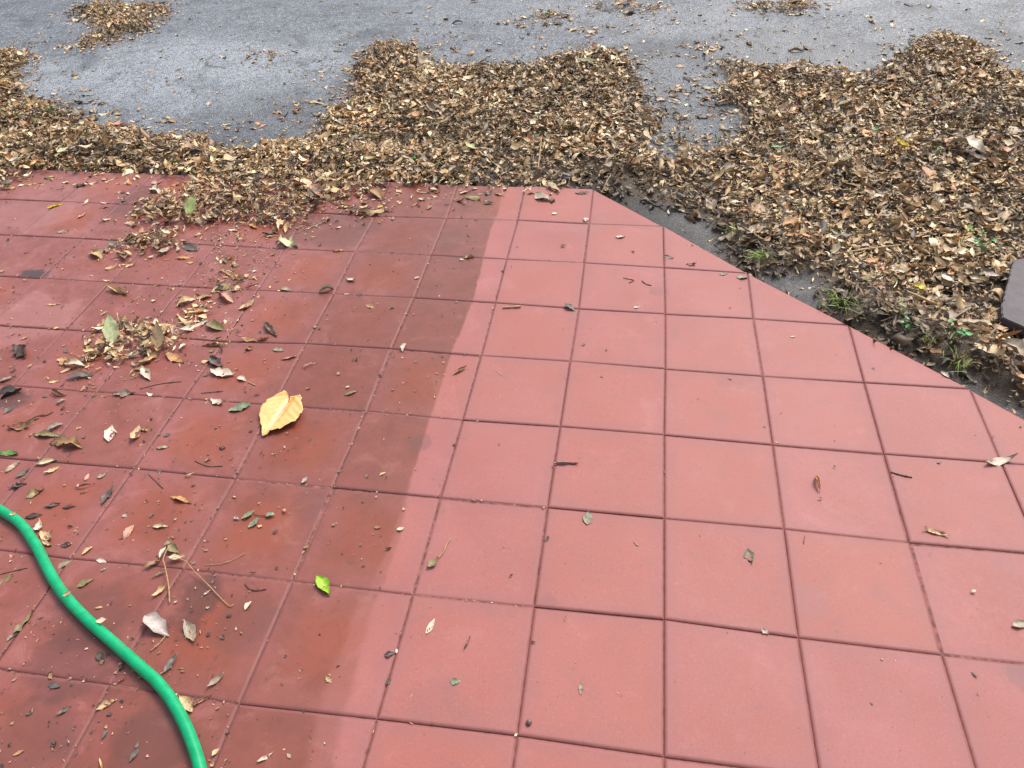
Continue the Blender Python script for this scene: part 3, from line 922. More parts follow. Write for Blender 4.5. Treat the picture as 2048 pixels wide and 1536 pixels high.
    (1162, 1390, 1162, 1364, .34, 'grey', 'f', 'faint grey leaf pointing down on a lower dry tile'),
    (770, 1312, 789, 1308, .6, 'greydark', 'k', 'dark grey scrap on the seam by the brown orange tile'),
    (1969, 930, 2029, 918, .3, 'pale', 'c', 'large pale tan leaf at the right border across a seam'),
    (1844, 1058, 1896, 1072, .26, 'tan', 'c', 'tan pointed leaf with stalk below the large pale leaf'),
    (1630, 953, 1639, 985, .28, 'orange', 'r', 'slim orange tan leaf alone on a far right tile'),
    (1491, 1101, 1506, 1128, .5, 'greygreen', 'k', 'crumpled grey green leaf on a right hand dry tile'),
    (1523, 1258, 1537, 1270, .6, 'pale', 'k', 'pale scrap on the seam at the lower right'),
    (2024, 1253, 2056, 1244, .5, 'grey', 'f', 'grey leaf cut by the right picture border'),
    (1943, 1344, 1954, 1356, .4, 'dark', 'f', 'tiny dark leaf at the lower right'),
    (1106, 927, 1156, 928, .3, 'grey', 'r', 'grey brown rolled leaf across a seam in the middle of the dry tiles'),
    (1130, 611, 1151, 622, .55, 'greydark', 'f', 'dark oval leaf beside a seam crossing on the upper dry tiles'),
    (908, 749, 932, 734, .3, 'brown', 'r', 'brown sliver between the wet edge and a seam'),
    (930, 518, 949, 511, .5, 'tan', 'r', 'tan hooked leaf on the damp tile near the wet edge'),
    (732, 610, 749, 617, .5, 'brown', 'f', 'brown leaf scrap left of the small pale hook'),
    (778, 619, 790, 615, .6, 'pale', 'r', 'small pale hooked scrap on a damp tile'),
    (805, 703, 812, 690, .6, 'pale', 'r', 'small upright cream scrap on a damp seam'),
    (689, 791, 715, 783, .36, 'olive', 'f', 'olive sliver right of the big yellow leaf'),
    (693, 559, 712, 562, .6, 'pale', 'c', 'pale scrap at a damp seam crossing near the top'),
    (1328, 513, 1347, 518, .6, 'greydark', 'f', 'dark oval leaf on a seam near the cut edge'),
    (1150, 387, 1177, 387, .38, 'greydark', 'f', 'dark pointed leaf flat on the topmost corner tile'),
    (1232, 475, 1250, 474, .7, 'pale', 'c', 'pale grey cupped leaf on the second row of dry tiles'),
    (1122, 493, 1131, 491, .7, 'pale', 'k', 'tiny pale crumb on the second row of dry tiles'),
    (1373, 530, 1393, 530, .5, 'red', 'c', 'dark red leaf close to the cut edge'),
    (1439, 549, 1455, 549, .5, 'greygreen', 'f', 'small grey oval leaf left of the larger one at the cut edge'),
    (1473, 555, 1496, 557, .6, 'greygreen', 'f', 'larger grey oval leaf at the cut edge beside the grass'),
    (1882, 744, 1898, 758, .5, 'pale', 'h', 'pale folded leaf at the cut edge beside the yellow grass'),
    (1373, 489, 1387, 492, .5, 'brown', 'f', 'brown speck of leaf at the cut edge near the top'),
    (95, 418, 127, 409, .36, 'yellow', 'h', 'yellow olive leaf alone on the far left tiles'),
    (149, 374, 178, 369, .34, 'dark', 'k', 'dark crumpled leaf on the farthest row of tiles'),
    (303, 370, 327, 361, .6, 'pink', 'c', 'pink brown leaf with dark tip on the farthest row'),
    (341, 372, 367, 368, .26, 'orange', 'f', 'orange sliver left of the leaf pile on the farthest row'),
    (302, 378, 322, 386, .5, 'pale', 'k', 'pale wrinkled leaf on the dark far tile'),
    (286, 398, 305, 399, .5, 'pale', 'k', 'pale scrap just below the pale wrinkled leaf'),
    (201, 445, 223, 438, .4, 'straw', 'f', 'straw yellow leaf left of the lower pile'),
    (201, 408, 220, 406, .4, 'pink', 'f', 'pink scrap on the second far row of tiles'),
    (272, 428, 284, 423, .7, 'greygreen', 'f', 'little grey green leaf at the left of the pile'),
    (418, 445, 440, 438, .6, 'greygreen', 'f', 'round grey green leaf at the front of the pile'),
    (376, 443, 408, 416, .55, 'lightgreen', 's', 'light green leaf standing in the left pile'),
    (218, 493, 240, 491, .55, 'greygreen', 'f', 'grey green leaf at the left end of the lowest pile'),
    (184, 505, 206, 517, .55, 'tan', 'k', 'tan crumpled leaf left below the lowest pile'),
    (156, 438, 172, 426, .4, 'pink', 'f', 'pink splinter on the tiles left of the pile'),
    (115, 466, 138, 462, .5, 'grey', 'f', 'grey flat leaf alone on the third far row'),
    (559, 481, 597, 493, .6, 'palegreen', 'k', 'whitish green crumpled leaf below the main pile'),
    (525, 473, 562, 460, .3, 'dark', 'c', 'dark brown long leaf left of the whitish green leaf'),
    (498, 447, 514, 459, .36, 'orange', 'f', 'orange leaf just below the front of the main pile'),
    (317, 514, 343, 498, .45, 'grey', 'f', 'grey leaf right of the lowest pile'),
    (368, 491, 394, 503, .5, 'greydark', 'f', 'dark grey leaf on the seam right of the lowest pile'),
    (666, 503, 691, 501, .26, 'orange', 'f', 'orange sliver on the damp tiles right of the scattered leaves'),
    (625, 382, 648, 404, .5, 'pink', 'h', 'pale pink folded leaf at the right end of the main pile'),
    (806, 369, 821, 374, .5, 'brown', 'r', 'brown rolled leaf on the patio edge right of the pile'),
    (756, 416, 766, 411, .6, 'yellow', 'f', 'tiny yellow leaf in the right hand scatter'),
]
# leaves that stand out on the deep litter beyond the tiles
ON_LITTER = [
    (1570, 455, 1592, 437, .55, 'orange', 'c', 'rust orange curled leaf on the litter above the grass'),
    (1541, 295, 1569, 293, .4, 'green', 'f', 'green leaf lying flat in the middle of the litter'),
    (1788, 284, 1818, 296, .6, 'yellow', 'c', 'yellow leaf on the litter towards the right'),
    (1869, 293, 1888, 301, .6, 'green', 'f', 'green leaf left of the big curled grey leaf'),
    (1996, 302, 2034, 298, .4, 'pink', 'c', 'pale pink leaf on the litter at the right border'),
    (1906, 283, 1965, 310, .55, 'pale', 'c', 'big curled pale leaf high on the litter'),
    (1828, 324, 1863, 332, .5, 'pale', 'c', 'pale cupped leaf below the green leaf'),
    (1825, 573, 1850, 582, .8, 'yellow', 'k', 'bright yellow crumpled leaf above the straw stick'),
    (1783, 546, 1812, 541, .75, 'cream', 'k', 'cream leaf left of the bright yellow crumpled one'),
    (1970, 548, 2004, 556, .6, 'white', 'c', 'whitish leaf left of the slate slab'),
    (1882, 551, 1907, 564, .6, 'pale', 'f', 'broad pale leaf between yellow leaf and slate slab'),
    (1732, 527, 1758, 516, .5, 'orange', 'c', 'orange brown leaf near the grassy edge'),
    (1996, 688, 2052, 722, .6, 'grey', 'c', 'large grey leaf below the slate slab'),
    (223, 250, 253, 248, .6, 'pink', 'c', 'pink leaf on the left litter beyond the tiles'),
    (115, 305, 133, 297, .6, 'palegreen', 'f', 'pale green leaf in the left litter near the tile edge'),
    (1940, 425, 1990, 430, .5, 'tan', 'c', 'tan broad leaf above the slate slab'),
    (1930, 310, 1975, 322, .5, 'grey', 'c', 'grey curled leaf below the big pale one'),
    (820, 235, 842, 225, .5, 'orange', 'c', 'orange leaf in the litter above the patio corner'),
    (930, 290, 955, 300, .55, 'palegreen', 'c', 'pale green leaf in the litter behind the patio'),
    (1150, 118, 1195, 124, .4, 'olive', 'f', 'olive green leaf at the far edge of the litter'),
]

NU, NV = 9, 5
FACES_H = leaf_faces(NU, NV)
STYLE = {'f': (0.5, 0.45, 0.3, 0.065), 'c': (1.5, 0.9, 0.6, 0.11), 'r': (1.2, 2.3, 0.9, 0.10), 'k': (1.1, 1.0, 1.4, 0.24), 'h': (0.5, 1.35, 0.4, 0.07)}
HOSE_PX = [(-60, 985), (-25, 1004), (0, 1020), (40, 1047), (72, 1092), (98, 1143), (128, 1190), (175, 1240), (225, 1284), (272, 1326),
           (312, 1362), (345, 1404), (370, 1450), (388, 1495), (401, 1540), (412, 1600)]


def make_leaf(name, x0, y0, x1, y1, wr, colour, style, idx, ground_z, mat=None):
    p, q = at(x0, y0, ground_z), at(x1, y1, ground_z)
    up = 0.0
    if style == 's':                                             # stands up from its base, tilted back
        px = math.hypot(x1 - x0, y1 - y0)
        d0 = q - p
        q = p + d0 / np.linalg.norm(d0) * px / FPX * np.linalg.norm(p - CL) * 1.05
        up, style = -0.75, 'f'
    d = q - p
    L = float(np.linalg.norm(d)) * (1.12 if style in 'ckr' else 1.03)
    r = np.random.default_rng(1000 + idx)
    cu, cr, tw, jg = STYLE[style]
    sg = 1 if r.random() < 0.75 else -1
    g = leaf_geo(1, L, wr * (1.18 if style in 'rh' else 0.95), cu * (0.6 + 0.7 * r.random()) * sg, cr * (0.7 + 0.5 * r.random()),
                 tw * r.normal(), jg, 0.8 + 0.4 * r.random(), NU, NV, 2000 + idx)[0]
    R = euler_mats(np.array([math.atan2(d[1], d[0])]), np.array([r.normal(0, 0.08) + up]), np.array([r.normal(0, 0.12)]))[0]
    g = g @ R.T
    g[:, 2] -= np.quantile(g[:, 2], 0.12)
    base = np.array(PAL[colour]) * (0.88 + 0.24 * r.random())
    t = tint_of(base[None, :], 1, NU, NV, 3000 + idx)[0]
    c = (p + q) / 2
    c[2] = ground_z + 0.0006
    o = link_mesh(name, g + c, FACES_H, mat or M_LEAF, tint=t, origin=c)
    return o


n_ind = 0
for k, (x0, y0, x1, y1, wr, col, st, lab) in enumerate(LOOSE):
    o = make_leaf('fallen_leaf', x0, y0, x1, y1, wr, col, st, k, 0.0)
    P = o.location
    hz = sample(depth_s, np.array([[P.x, P.y]]))[0]
    if hz > 0.006: o.location.z += hz * 0.9
    tag(o, lab, 'leaf', 'loose leaves on the patio tiles')
    n_ind += 1
for k, (x0, y0, x1, y1, wr, col, st, lab) in enumerate(ON_LITTER):
    z = 0.02
    for _ in range(3):
        q = at((x0 + x1) / 2, (y0 + y1) / 2, z)
        z = GZ + sample(depth_s, q[None, :2])[0] * 1.05 + 0.006
    o = make_leaf('fallen_leaf', x0, y0, x1, y1, wr, col, st, 500 + k, z)
    tag(o, lab, 'leaf', 'leaves on the litter beyond the patio')
    n_ind += 1

# --- bits of leaf lying on the hose
HOSE_Z, HOSE_R = 0.0088, 0.0086
for k, (x0, y0, x1, y1, col, lab) in enumerate([
        (20, 1031, 34, 1026, 'tan', 'brown leaf scrap stuck on top of the hose near the left border'),
        (126, 1192, 145, 1184, 'tan', 'tan leaf scrap stuck across the middle of the hose'),
        (194, 1243, 214, 1241, 'cream', 'cream leaf scrap stuck on the hose below the tan one')]):
    o = make_leaf('fallen_leaf', x0, y0, x1, y1, .55, col, 'c', 700 + k, HOSE_Z + HOSE_R)
    tag(o, lab, 'leaf', 'leaf scraps on the hose')
    n_ind += 1

# --- the bright green leaf with a fold
lime = make_leaf('fallen_leaf', 634, 1153, 661, 1192, .42, 'lime', 'h', 801, 0.0)
tag(lime, 'bright lime green folded leaf on a damp tile', 'leaf', 'loose leaves on the patio tiles')
n_ind += 1


# --- the big yellow leaf
def big_leaf():
    rj = random.Random(21)
    z5 = lambda x, y: (440 + x * 0.14648, 740 + y * 0.14648)
    out = [(575, 890), (600, 895), (690, 845), (760, 825), (825, 828), (900, 790), (985, 750), (1045, 735), (1080, 690), (1095, 660),
           (1090, 635), (1125, 615), (1145, 570), (1130, 500), (1108, 455), (1135, 420), (1110, 375), (1040, 362), (985, 365), (955, 410),
           (940, 440), (942, 390), (915, 325), (885, 305), (830, 345), (740, 385), (650, 430), (600, 490), (565, 560), (540, 640), (550, 720), (578, 780), (570, 840)]
    fine = []
    for a, q in enumerate(out):
        q2 = out[(a + 1) % len(out)]
        fine += [q, ((q[0] + q2[0]) / 2 + rj.uniform(-9, 9), (q[1] + q2[1]) / 2 + rj.uniform(-9, 9))]
    P = np.array([at(*z5(*q), 0.004) for q in fine])
    tip, top = at(*z5(585, 890), 0.004), at(*z5(945, 430), 0.004)
    ax = (top - tip)[:2]
    ln = np.linalg.norm(ax)
    ax /= ln
    nrm = np.array((-ax[1], ax[0]))
    cen = P.mean(0)
    V, F, T = [], [], []
    rings = 13
    r = np.random.default_rng(77)
    mid_pts = []
    for a, p in enumerate(P):
        s = np.clip((p[:2] - tip[:2]) @ ax, 0.02 * ln, 0.98 * ln)
        mid_pts.append(tip[:2] + ax * s)
    for ri in range(rings):
        f = ri / (rings - 1)
        for a, p in enumerate(P):
            q = mid_pts[a] * (1 - f) + p[:2] * f
            side = (q - tip[:2]) @ nrm
            s = (q - tip[:2]) @ ax / ln
            z = 0.004 + abs(side) * 0.06 + 0.0012 * math.sin(s * 40 + abs(side) * 260) * f + 0.0018 * math.sin(s * 9 + side * 60) * f + 0.003 * s + r.normal(0, 0.0003)
            z += 0.0022 * f * f - 0.004 * max(0, 1 - abs(side) / 0.008) * min(1, max(0, s - 0.35) * 3)
            if s < 0.12: z -= 0.003 * f
            V.append((q[0], q[1], max(z, 0.001)))
            vein = 0.5 + 0.5 * math.cos(s * 42 + abs(side) * 330)
            cc = np.array((0.84, 0.52, 0.20)) * (0.84 + 0.2 * vein)
            if -0.012 < side < 0.0 and s > 0.4: cc = cc * np.array((0.86, 0.68, 0.5))
            cc = cc * (1 - np.array((0.10, 0.22, 0.35)) * max(0, math.cos(s * 62 - abs(side) * 520)) ** 5 * (1 - 0.5 * f))
            if f < 0.09: cc = np.array((0.88, 0.66, 0.34))
            T.append(cc)
    n = len(P)
    for ri in range(rings - 1):
        for a in range(n):
            b = (a + 1) % n
            F.append((ri * n + a, ri * n + b, (ri + 1) * n + b, (ri + 1) * n + a))
    o = link_mesh('fallen_leaf', V, F, M_YEL, tint=np.array(T), origin=(cen[0], cen[1], 0))
    m = o.modifiers.new('thickness', 'SOLIDIFY')
    m.thickness = 0.0004
    tag(o, 'big golden yellow leaf with notched edge lying across a tile joint', 'leaf', 'loose leaves on the patio tiles')


big_leaf()
n_ind += 1


# --- compound leaf: stalk with leaflets
def compound():
    z8 = lambda x, y: (250 + x * 0.14648, 1040 + y * 0.14648)
    loc = at(*z8(560, 700), 0.0)
    root = empty('compound_leaf', loc)
    tag(root, 'withered compound leaf with curled leaflets on a thin stalk', 'compound leaf')

    def st(pts):
        return smooth_path([at(*z8(x, y), z) for x, y, z in pts], 5)
    def put(name, V, F, mat, tint=None):
        o = link_mesh(name, np.asarray(V) - loc, F, mat, root, tint=tint)
        return o
    p = st([(605, 1130, .002), (600, 960, .005), (575, 780, .010), (540, 610, .013), (520, 540, .013), (560, 430, .011), (620, 340, .008)])
    V, F = tube(p, np.linspace(0.0011, 0.0006, len(p)), 6)
    put('stalk', V, F, M_STRAW)
    lf = [(570, 885, 385, 1050, 'tan', 'c', .42, .008), (550, 700, 365, 790, 'straw', 'r', .42, .008), (490, 560, 262, 660, 'brown', 'k', .42, .008),
          (490, 530, 560, 365, 'pale', 'h', .45, .012), (535, 350, 650, 275, 'olive', 'f', .6, .008), (590, 350, 735, 455, 'olive', 'h', .5, .006),
          (590, 525, 835, 500, 'straw', 'c', .36, .010)]
    for k, (x0, y0, x1, y1, c, s_, wr, z) in enumerate(lf):
        o = make_leaf('leaflet', *z8(x0, y0), *z8(x1, y1), wr, c, s_, 900 + k, z * 0.5)
        o.parent = root
        o.location = o.location - Vector(loc)
    p = st([(830, 560, .012), (930, 680, .008), (1150, 900, .004), (1330, 1090, .002), (1430, 1175, .0015), (1480, 1150, .0015)])
    p2 = st([(600, 535, .012), (700, 515, .016), (830, 560, .012)])
    V, F = tube(np.vstack([p2[:-1], p]), 0.0007, 6)
    put('stalk', V, F, M_STRAW)


compound()

# --- twigs and loose stalks
TW = [
    ([(390, 922), (405, 929), (420, 933), (445, 932)], .0008, 'd', 'curved dark twig left below the big yellow leaf'),
    ([(296, 948), (310, 961), (326, 977)], .0009, 'd', 'short straight dark twig above the slim orange leaf'),
    ([(280, 778), (320, 768), (362, 763)], .0010, 'd', 'long thin dark twig on the tile below the small heap'),
    ([(58, 841), (75, 832), (92, 831), (106, 824)], .0011, 'd', 'dark knobbed stem of the brown leaf clump at the left'),
    ([(-4, 1150), (25, 1143), (55, 1136)], .0012, 'd', 'dark twig entering at the left border above the seam'),
    ([(490, 1168), (500, 1178), (515, 1181), (532, 1178)], .0008, 'd', 'bent dark stalk left of the lime green leaf'),
    ([(1782, 944), (1800, 950), (1824, 955)], .0013, 'd', 'short thick dark twig across a seam on the right'),
    ([(1006, 615), (1024, 614), (1042, 613)], .0022, 's', 'straw coloured stick on a joint of the upper dry tiles'),
    ([(984, 736), (994, 743), (1006, 752)], .0009, 's', 'tiny pale stick right of the brown sliver'),
    ([(1247, 556), (1257, 558), (1268, 561), (1258, 566)], .0009, 'd', 'tiny forked dark twig on the upper dry tiles'),
    ([(1284, 562), (1292, 568), (1303, 571)], .0011, 'd', 'tiny dark twig right of the forked one'),
    ([(877, 1116), (888, 1102), (893, 1090), (901, 1077)], .0009, 's', 'pale stalk of the brown olive leaf on the dry tile'),
    ([(330, 1273), (320, 1285), (301, 1302)], .0010, 's', 'pale broken stalk below the whitish cupped leaf'),
    ([(384, 611), (391, 625), (391, 650)], .0014, 's', 'bent tan stalk standing in the leaf trail'),
    ([(496, 764), (503, 767), (511, 771)], .0010, 's', 'short tan stalk of the small pale leaf'),
    ([(594, 466), (620, 455), (654, 443)], .0009, 's', 'thin pale stalk below the main pile'),
    ([(508, 1028), (520, 1031), (531, 1031)], .0007, 'd', 'thin dark stalk joining the three grey green leaflets'),
    ([(403, 786), (425, 784), (446, 782)], .0008, 'd', 'straight dark twig above the pale curled leaf'),
    ([(1610, 1072), (1608, 1080), (1607, 1089)], .0006, 'd', 'hair thin twig below the long joint on the right'),
    ([(410, 1130), (440, 1128), (465, 1120), (490, 1106)], .0005, 's', 'hair thin curved stalk right of the compound leaf'),
]
for pts, r, kd, lab in TW:
    P = np.array([at(x, y, r) for x, y in pts])
    P[:, 2] += np.random.default_rng(len(lab)).normal(0, 0.0006, len(P)).clip(0)
    p = smooth_path(P, 6)
    V, F = tube(p, r * (1 + 0.18 * np.random.default_rng(3).normal(size=len(p))), 7)
    o = link_mesh('twig', V, F, M_TWIG if kd == 'd' else M_STRAW, origin=P.mean(0))
    tag(o, lab, 'twig', 'twigs and stalks on the patio')


def litter_z(x, y, f=1.0):
    q = np.array([[x, y]])
    return float(GZ + sample(depth_s, q)[0] * f) if on_patio(q)[0] > 0 else float(sample(depth_s, q)[0] * f)


for pts, r, lab in [([(1814, 583), (1840, 594), (1869, 607)], .0030, 'thick straw stick on the litter below the yellow crumpled leaf'),
                    ([(1083, 275), (1080, 305), (1076, 338)], .0016, 'straw stalk rising from the dark gutter behind the patio corner'),
                    ([(1203, 386), (1211, 368), (1221, 350)], .0014, 'straw stalk leaning at the patio corner'),
                    ([(797, 342), (808, 352), (819, 362)], .0022, 'straw stick poking over the far patio edge'),
                    ([(1690, 505), (1740, 497), (1800, 490)], .0022, 'long brown stick on the litter above the orange brown leaf')]:
    P = []
    for k, (x, y) in enumerate(pts):
        z = 0.0
        for _ in range(3):
            q = at(x, y, z)
            z = litter_z(q[0], q[1]) + 0.010
        P.append(at(x, y, z))
    p = smooth_path(np.array(P), 5)
    V, F = tube(p, r, 7)
    o = link_mesh('twig', V, F, M_STRAW, origin=np.mean(P, 0))
    tag(o, lab, 'twig', 'sticks in the litter')

# ------------------------------------------------------------------ garden hose
hp = smooth_path([at(x, y, HOSE_Z) for x, y in HOSE_PX], 14)
V, F = tube(hp, HOSE_R, 28)
o = link_mesh('garden_hose', V, F, M_HOSE, origin=hp[len(hp) // 2])
tag(o, 'bright green garden hose curving across the dirty tiles', 'hose')

# ------------------------------------------------------------------ slate slab at the right border
def slab():
    z = 0.038
    pts = [(2027, 519), (2060, 514), (2140, 530), (2150, 690), (2050, 655), (2004, 634), (2003, 612)]
    top = np.array([at(x, y, z) for x, y in pts])
    bm = bmesh.new()
    r = random.Random(4)
    cen = top.mean(0)
    ring = []
    n = len(top)
    pts2 = []
    for a in range(n):
        p, q = top[a], top[(a + 1) % n]
        m = max(2, int(np.linalg.norm(q - p) / 0.008))
        for k in range(m):
            t = k / m
            pts2.append(p * (1 - t) + q * t + np.array((r.gauss(0, .0008), r.gauss(0, .0008), 0)))
    vt = [bm.verts.new(p) for p in pts2]
    vb = [bm.verts.new((p[0] + r.gauss(0, .001), p[1] + r.gauss(0, .001), z - 0.02)) for p in pts2]
    bm.faces.new(vt[::-1])
    bm.faces.new(vb)
    for a in range(len(pts2)):
        b = (a + 1) % len(pts2)
        bm.faces.new((vt[a], vt[b], vb[b], vb[a]))
    bmesh.ops.recalc_face_normals(bm, faces=bm.faces)
    te = [e for e in bm.edges if e.verts[0].co.z > z - .001 and e.verts[1].co.z > z - .001]
    bmesh.ops.bevel(bm, geom=te, offset=0.0018, segments=2, affect='EDGES')
    me = bpy.data.meshes.new('slate_slab')
    bm.to_mesh(me)
    bm.free()
    me.materials.append(M_SLATE)
    o = bpy.data.objects.new('slate_slab', me)
    C.objects.link(o)
    tag(o, 'dark purple grey slate slab with chipped edge lying on the litter', 'slab')


slab()

# ------------------------------------------------------------------ grass and weeds along the cut edge
def blades(V, F, x, y, z, n, h, spread, lean, r, wd=0.0013):
    for _ in range(n):
        a = r.uniform(0, 2 * math.pi)
        L = h * r.uniform(0.55, 1.15)
        l = lean * r.uniform(0.4, 1.4)
        bx, by = x + r.gauss(0, spread), y + r.gauss(0, spread)
        w_ = wd * r.uniform(0.7, 1.3)
        sx, sy = -math.sin(a), math.cos(a)
        b0 = len(V)
        K = 5
        for k in range(K):
            t = k / (K - 1)
            d = L * l * t * t
            px, py, pz = bx + math.cos(a) * d, by + math.sin(a) * d, z + L * t * (1 - 0.4 * l * t)
            ww = w_ * (1 - t * 0.92)
            V += [(px - sx * ww, py - sy * ww, pz), (px, py, pz - ww * 0.5), (px + sx * ww, py + sy * ww, pz)]
        for k in range(K - 1):
            q = b0 + 3 * k
            F += [(q, q + 1, q + 4, q + 3), (q + 1, q + 2, q + 5, q + 4)]


GR = [(1462, 478, 22, .026, .007, 1.0, 'small yellow green grass tuft nearest the patio corner'),
      (1512, 532, 46, .028, .013, 1.1, 'fullest yellow green grass tuft at the cut edge'),
      (1672, 628, 34, .034, .014, 1.5, 'wispy pale grass tuft halfway down the cut edge'),
      (1792, 655, 9, .034, .005, .8, 'few thin grass blades right of the wispy tuft'),
      (1905, 748, 18, .036, .010, 1.4, 'yellowish grass tuft at the lower cut edge'),
      (1850, 712, 12, .026, .009, 1.0, 'short sparse grass below the clover like weed')]
for k, (px, py, n, h, sp, le, lab) in enumerate(GR):
    q = at(px, py, GZ)
    z = litter_z(q[0], q[1], 0.8)
    V, F = [], []
    blades(V, F, q[0], q[1], z, n, h, sp, le, random.Random(60 + k))
    o = link_mesh('grass_tuft', V, F, M_GRASS, origin=(q[0], q[1], z))
    tag(o, lab, 'grass tuft', 'grass tufts along the cut patio edge')

WD = [(1895, 690, 9, .020, 'clover like weed with small green leaves at the lower cut edge'), (1965, 503, 9, .024, 'dark green weed with small leaves above the slate slab'),
      (1925, 480, 3, .014, 'yellowing little weed left of the dark green one'), (1818, 668, 4, .016, 'little weed seedling between grass and slate slab'),
      (20, 238, 4, .018, 'small green weed in the litter at the left border'), (105, 232, 5, .018, 'small green weed at the far edge of the left litter')]
for k, (px, py, n, rad, lab) in enumerate(WD):
    z = 0.0
    for _ in range(3):
        q = at(px, py, z)
        z = litter_z(q[0], q[1])
    root = empty('weed_plant', (q[0], q[1], z))
    tag(root, lab, 'weed', 'weeds among the litter')
    r = random.Random(80 + k)
    SV, SF = [], []
    for a in range(n):
        an = r.uniform(0, 2 * math.pi)
        rr = rad * r.uniform(0.3, 1.25)
        hh = r.uniform(.022, .040)
        tipp = np.array((math.cos(an) * rr, math.sin(an) * rr, hh))
        V, F = tube(smooth_path([(0, 0, -0.006), tuple(tipp * (0.5, 0.5, 0.8)), tuple(tipp)], 3), 0.0005, 5)
        b0 = len(SV)
        SV += V.tolist()
        SF += [tuple(i + b0 for i in f) for f in F]
        L = r.uniform(.010, .016)
        g = leaf_geo(1, L, .75, .7, .5, .3, .05, .7, 7, 5, 8000 + 20 * k + a)[0]
        R = euler_mats(np.array([an + r.gauss(0, .5)]), np.array([-0.2 + r.gauss(0, .25)]), np.array([r.gauss(0, .35)]))[0]
        g = g @ R.T + tipp + np.array((math.cos(an), math.sin(an), 0)) * L * 0.4
        link_mesh('leaf', g, leaf_faces(7, 5), M_WEED if k not in (2,) else M_GRASS, root)
    link_mesh('stem', SV, SF, M_WEED, root)

# ------------------------------------------------------------------ pebble and pale petals
def pebble(px, py, r_, name, mat, lab, cat, flat=0.75, group=None):
    bm = bmesh.new()
    bmesh.ops.create_icosphere(bm, subdivisions=3, radius=r_)
    rr = random.Random(px)
    ph = [rr.uniform(0, 6) for _ in range(6)]
    for v in bm.verts:
        c = v.co / r_
        v.co *= 1 + 0.10 * math.sin(2.3 * c.x + ph[0]) + 0.09 * math.sin(3.1 * c.y + ph[1]) + 0.06 * math.sin(4 * c.z + ph[2])
        v.co.z *= flat
    me = bpy.data.meshes.new(name)
    bm.to_mesh(me)
    bm.free()
    me.polygons.foreach_set('use_smooth', np.ones(len(me.polygons), bool))
    me.materials.append(mat)
    o = bpy.data.objects.new(name, me)
    q = at(px, py, r_ * flat)
    o.location = (q[0], q[1], r_ * flat * 0.9)
    C.objects.link(o)
    tag(o, lab, cat, group)


pebble(1058, 1445, 0.0042, 'pebble', M_STONE, 'small round brown pebble near a seam at the bottom', 'pebble')
pebble(1203, 754, 0.0022, 'pebble', M_STONE, 'tiny dark pebble in the middle of a dry tile', 'pebble')
for k, (x0, y0, x1, y1, c, lab) in enumerate([
        (604, 966, 615, 955, 'white', 'slim white petal on the joint right below the big yellow leaf'),
        (691, 776, 700, 772, 'white', 'slim white petal just above the olive sliver'),
        (794, 1060, 809, 1056, 'cream', 'round cream petal on the wet edge of a tile'),
        (1104, 429, 1116, 426, 'cream', 'cream petal on the topmost row of dry tiles'),
        (1171, 444, 1173, 435, 'white', 'white petal on the seam below the patio corner'),
        (1268, 616, 1279, 613, 'white', 'white petal on a joint of the upper right tiles'),
        (829, 558, 840, 553, 'pink', 'pink petal on a damp seam near the wet edge'),
        (1029, 1473, 1035, 1467, 'cream', 'cream petal where two seams cross at the bottom'),
        (170, 1300, 177, 1296, 'white', 'tiny white petal left of the hose'),
        (348, 1206, 355, 1202, 'white', 'tiny white petal at the foot of the compound leaf'),
        (348, 1041, 354, 1037, 'white', 'tiny white petal above the straw coloured leaf'),
        (1942, 1184, 1952, 1181, 'white', 'pale petal on the far right lower tile')]):
    o = make_leaf('petal', x0, y0, x1, y1, .62, c, 'f', 1200 + k, 0.0008)
    tag(o, lab, 'petal', 'pale petals scattered on the patio')

# ------------------------------------------------------------------ the leaf litter
LPAL = np.array([PAL[k] for k in ('tan', 'straw', 'brown', 'dark', 'grey', 'greydark', 'olive', 'orange', 'pink', 'pale', 'green')])
LPAL_NAMES = ['tan', 'straw coloured', 'brown', 'dark brown', 'grey brown', 'dark grey', 'olive', 'orange', 'pinkish', 'pale', 'green']
PROB = np.array([.36, .13, .21, .045, .11, .03, .05, .035, .012, .04, .003])
PROB = PROB / PROB.sum()


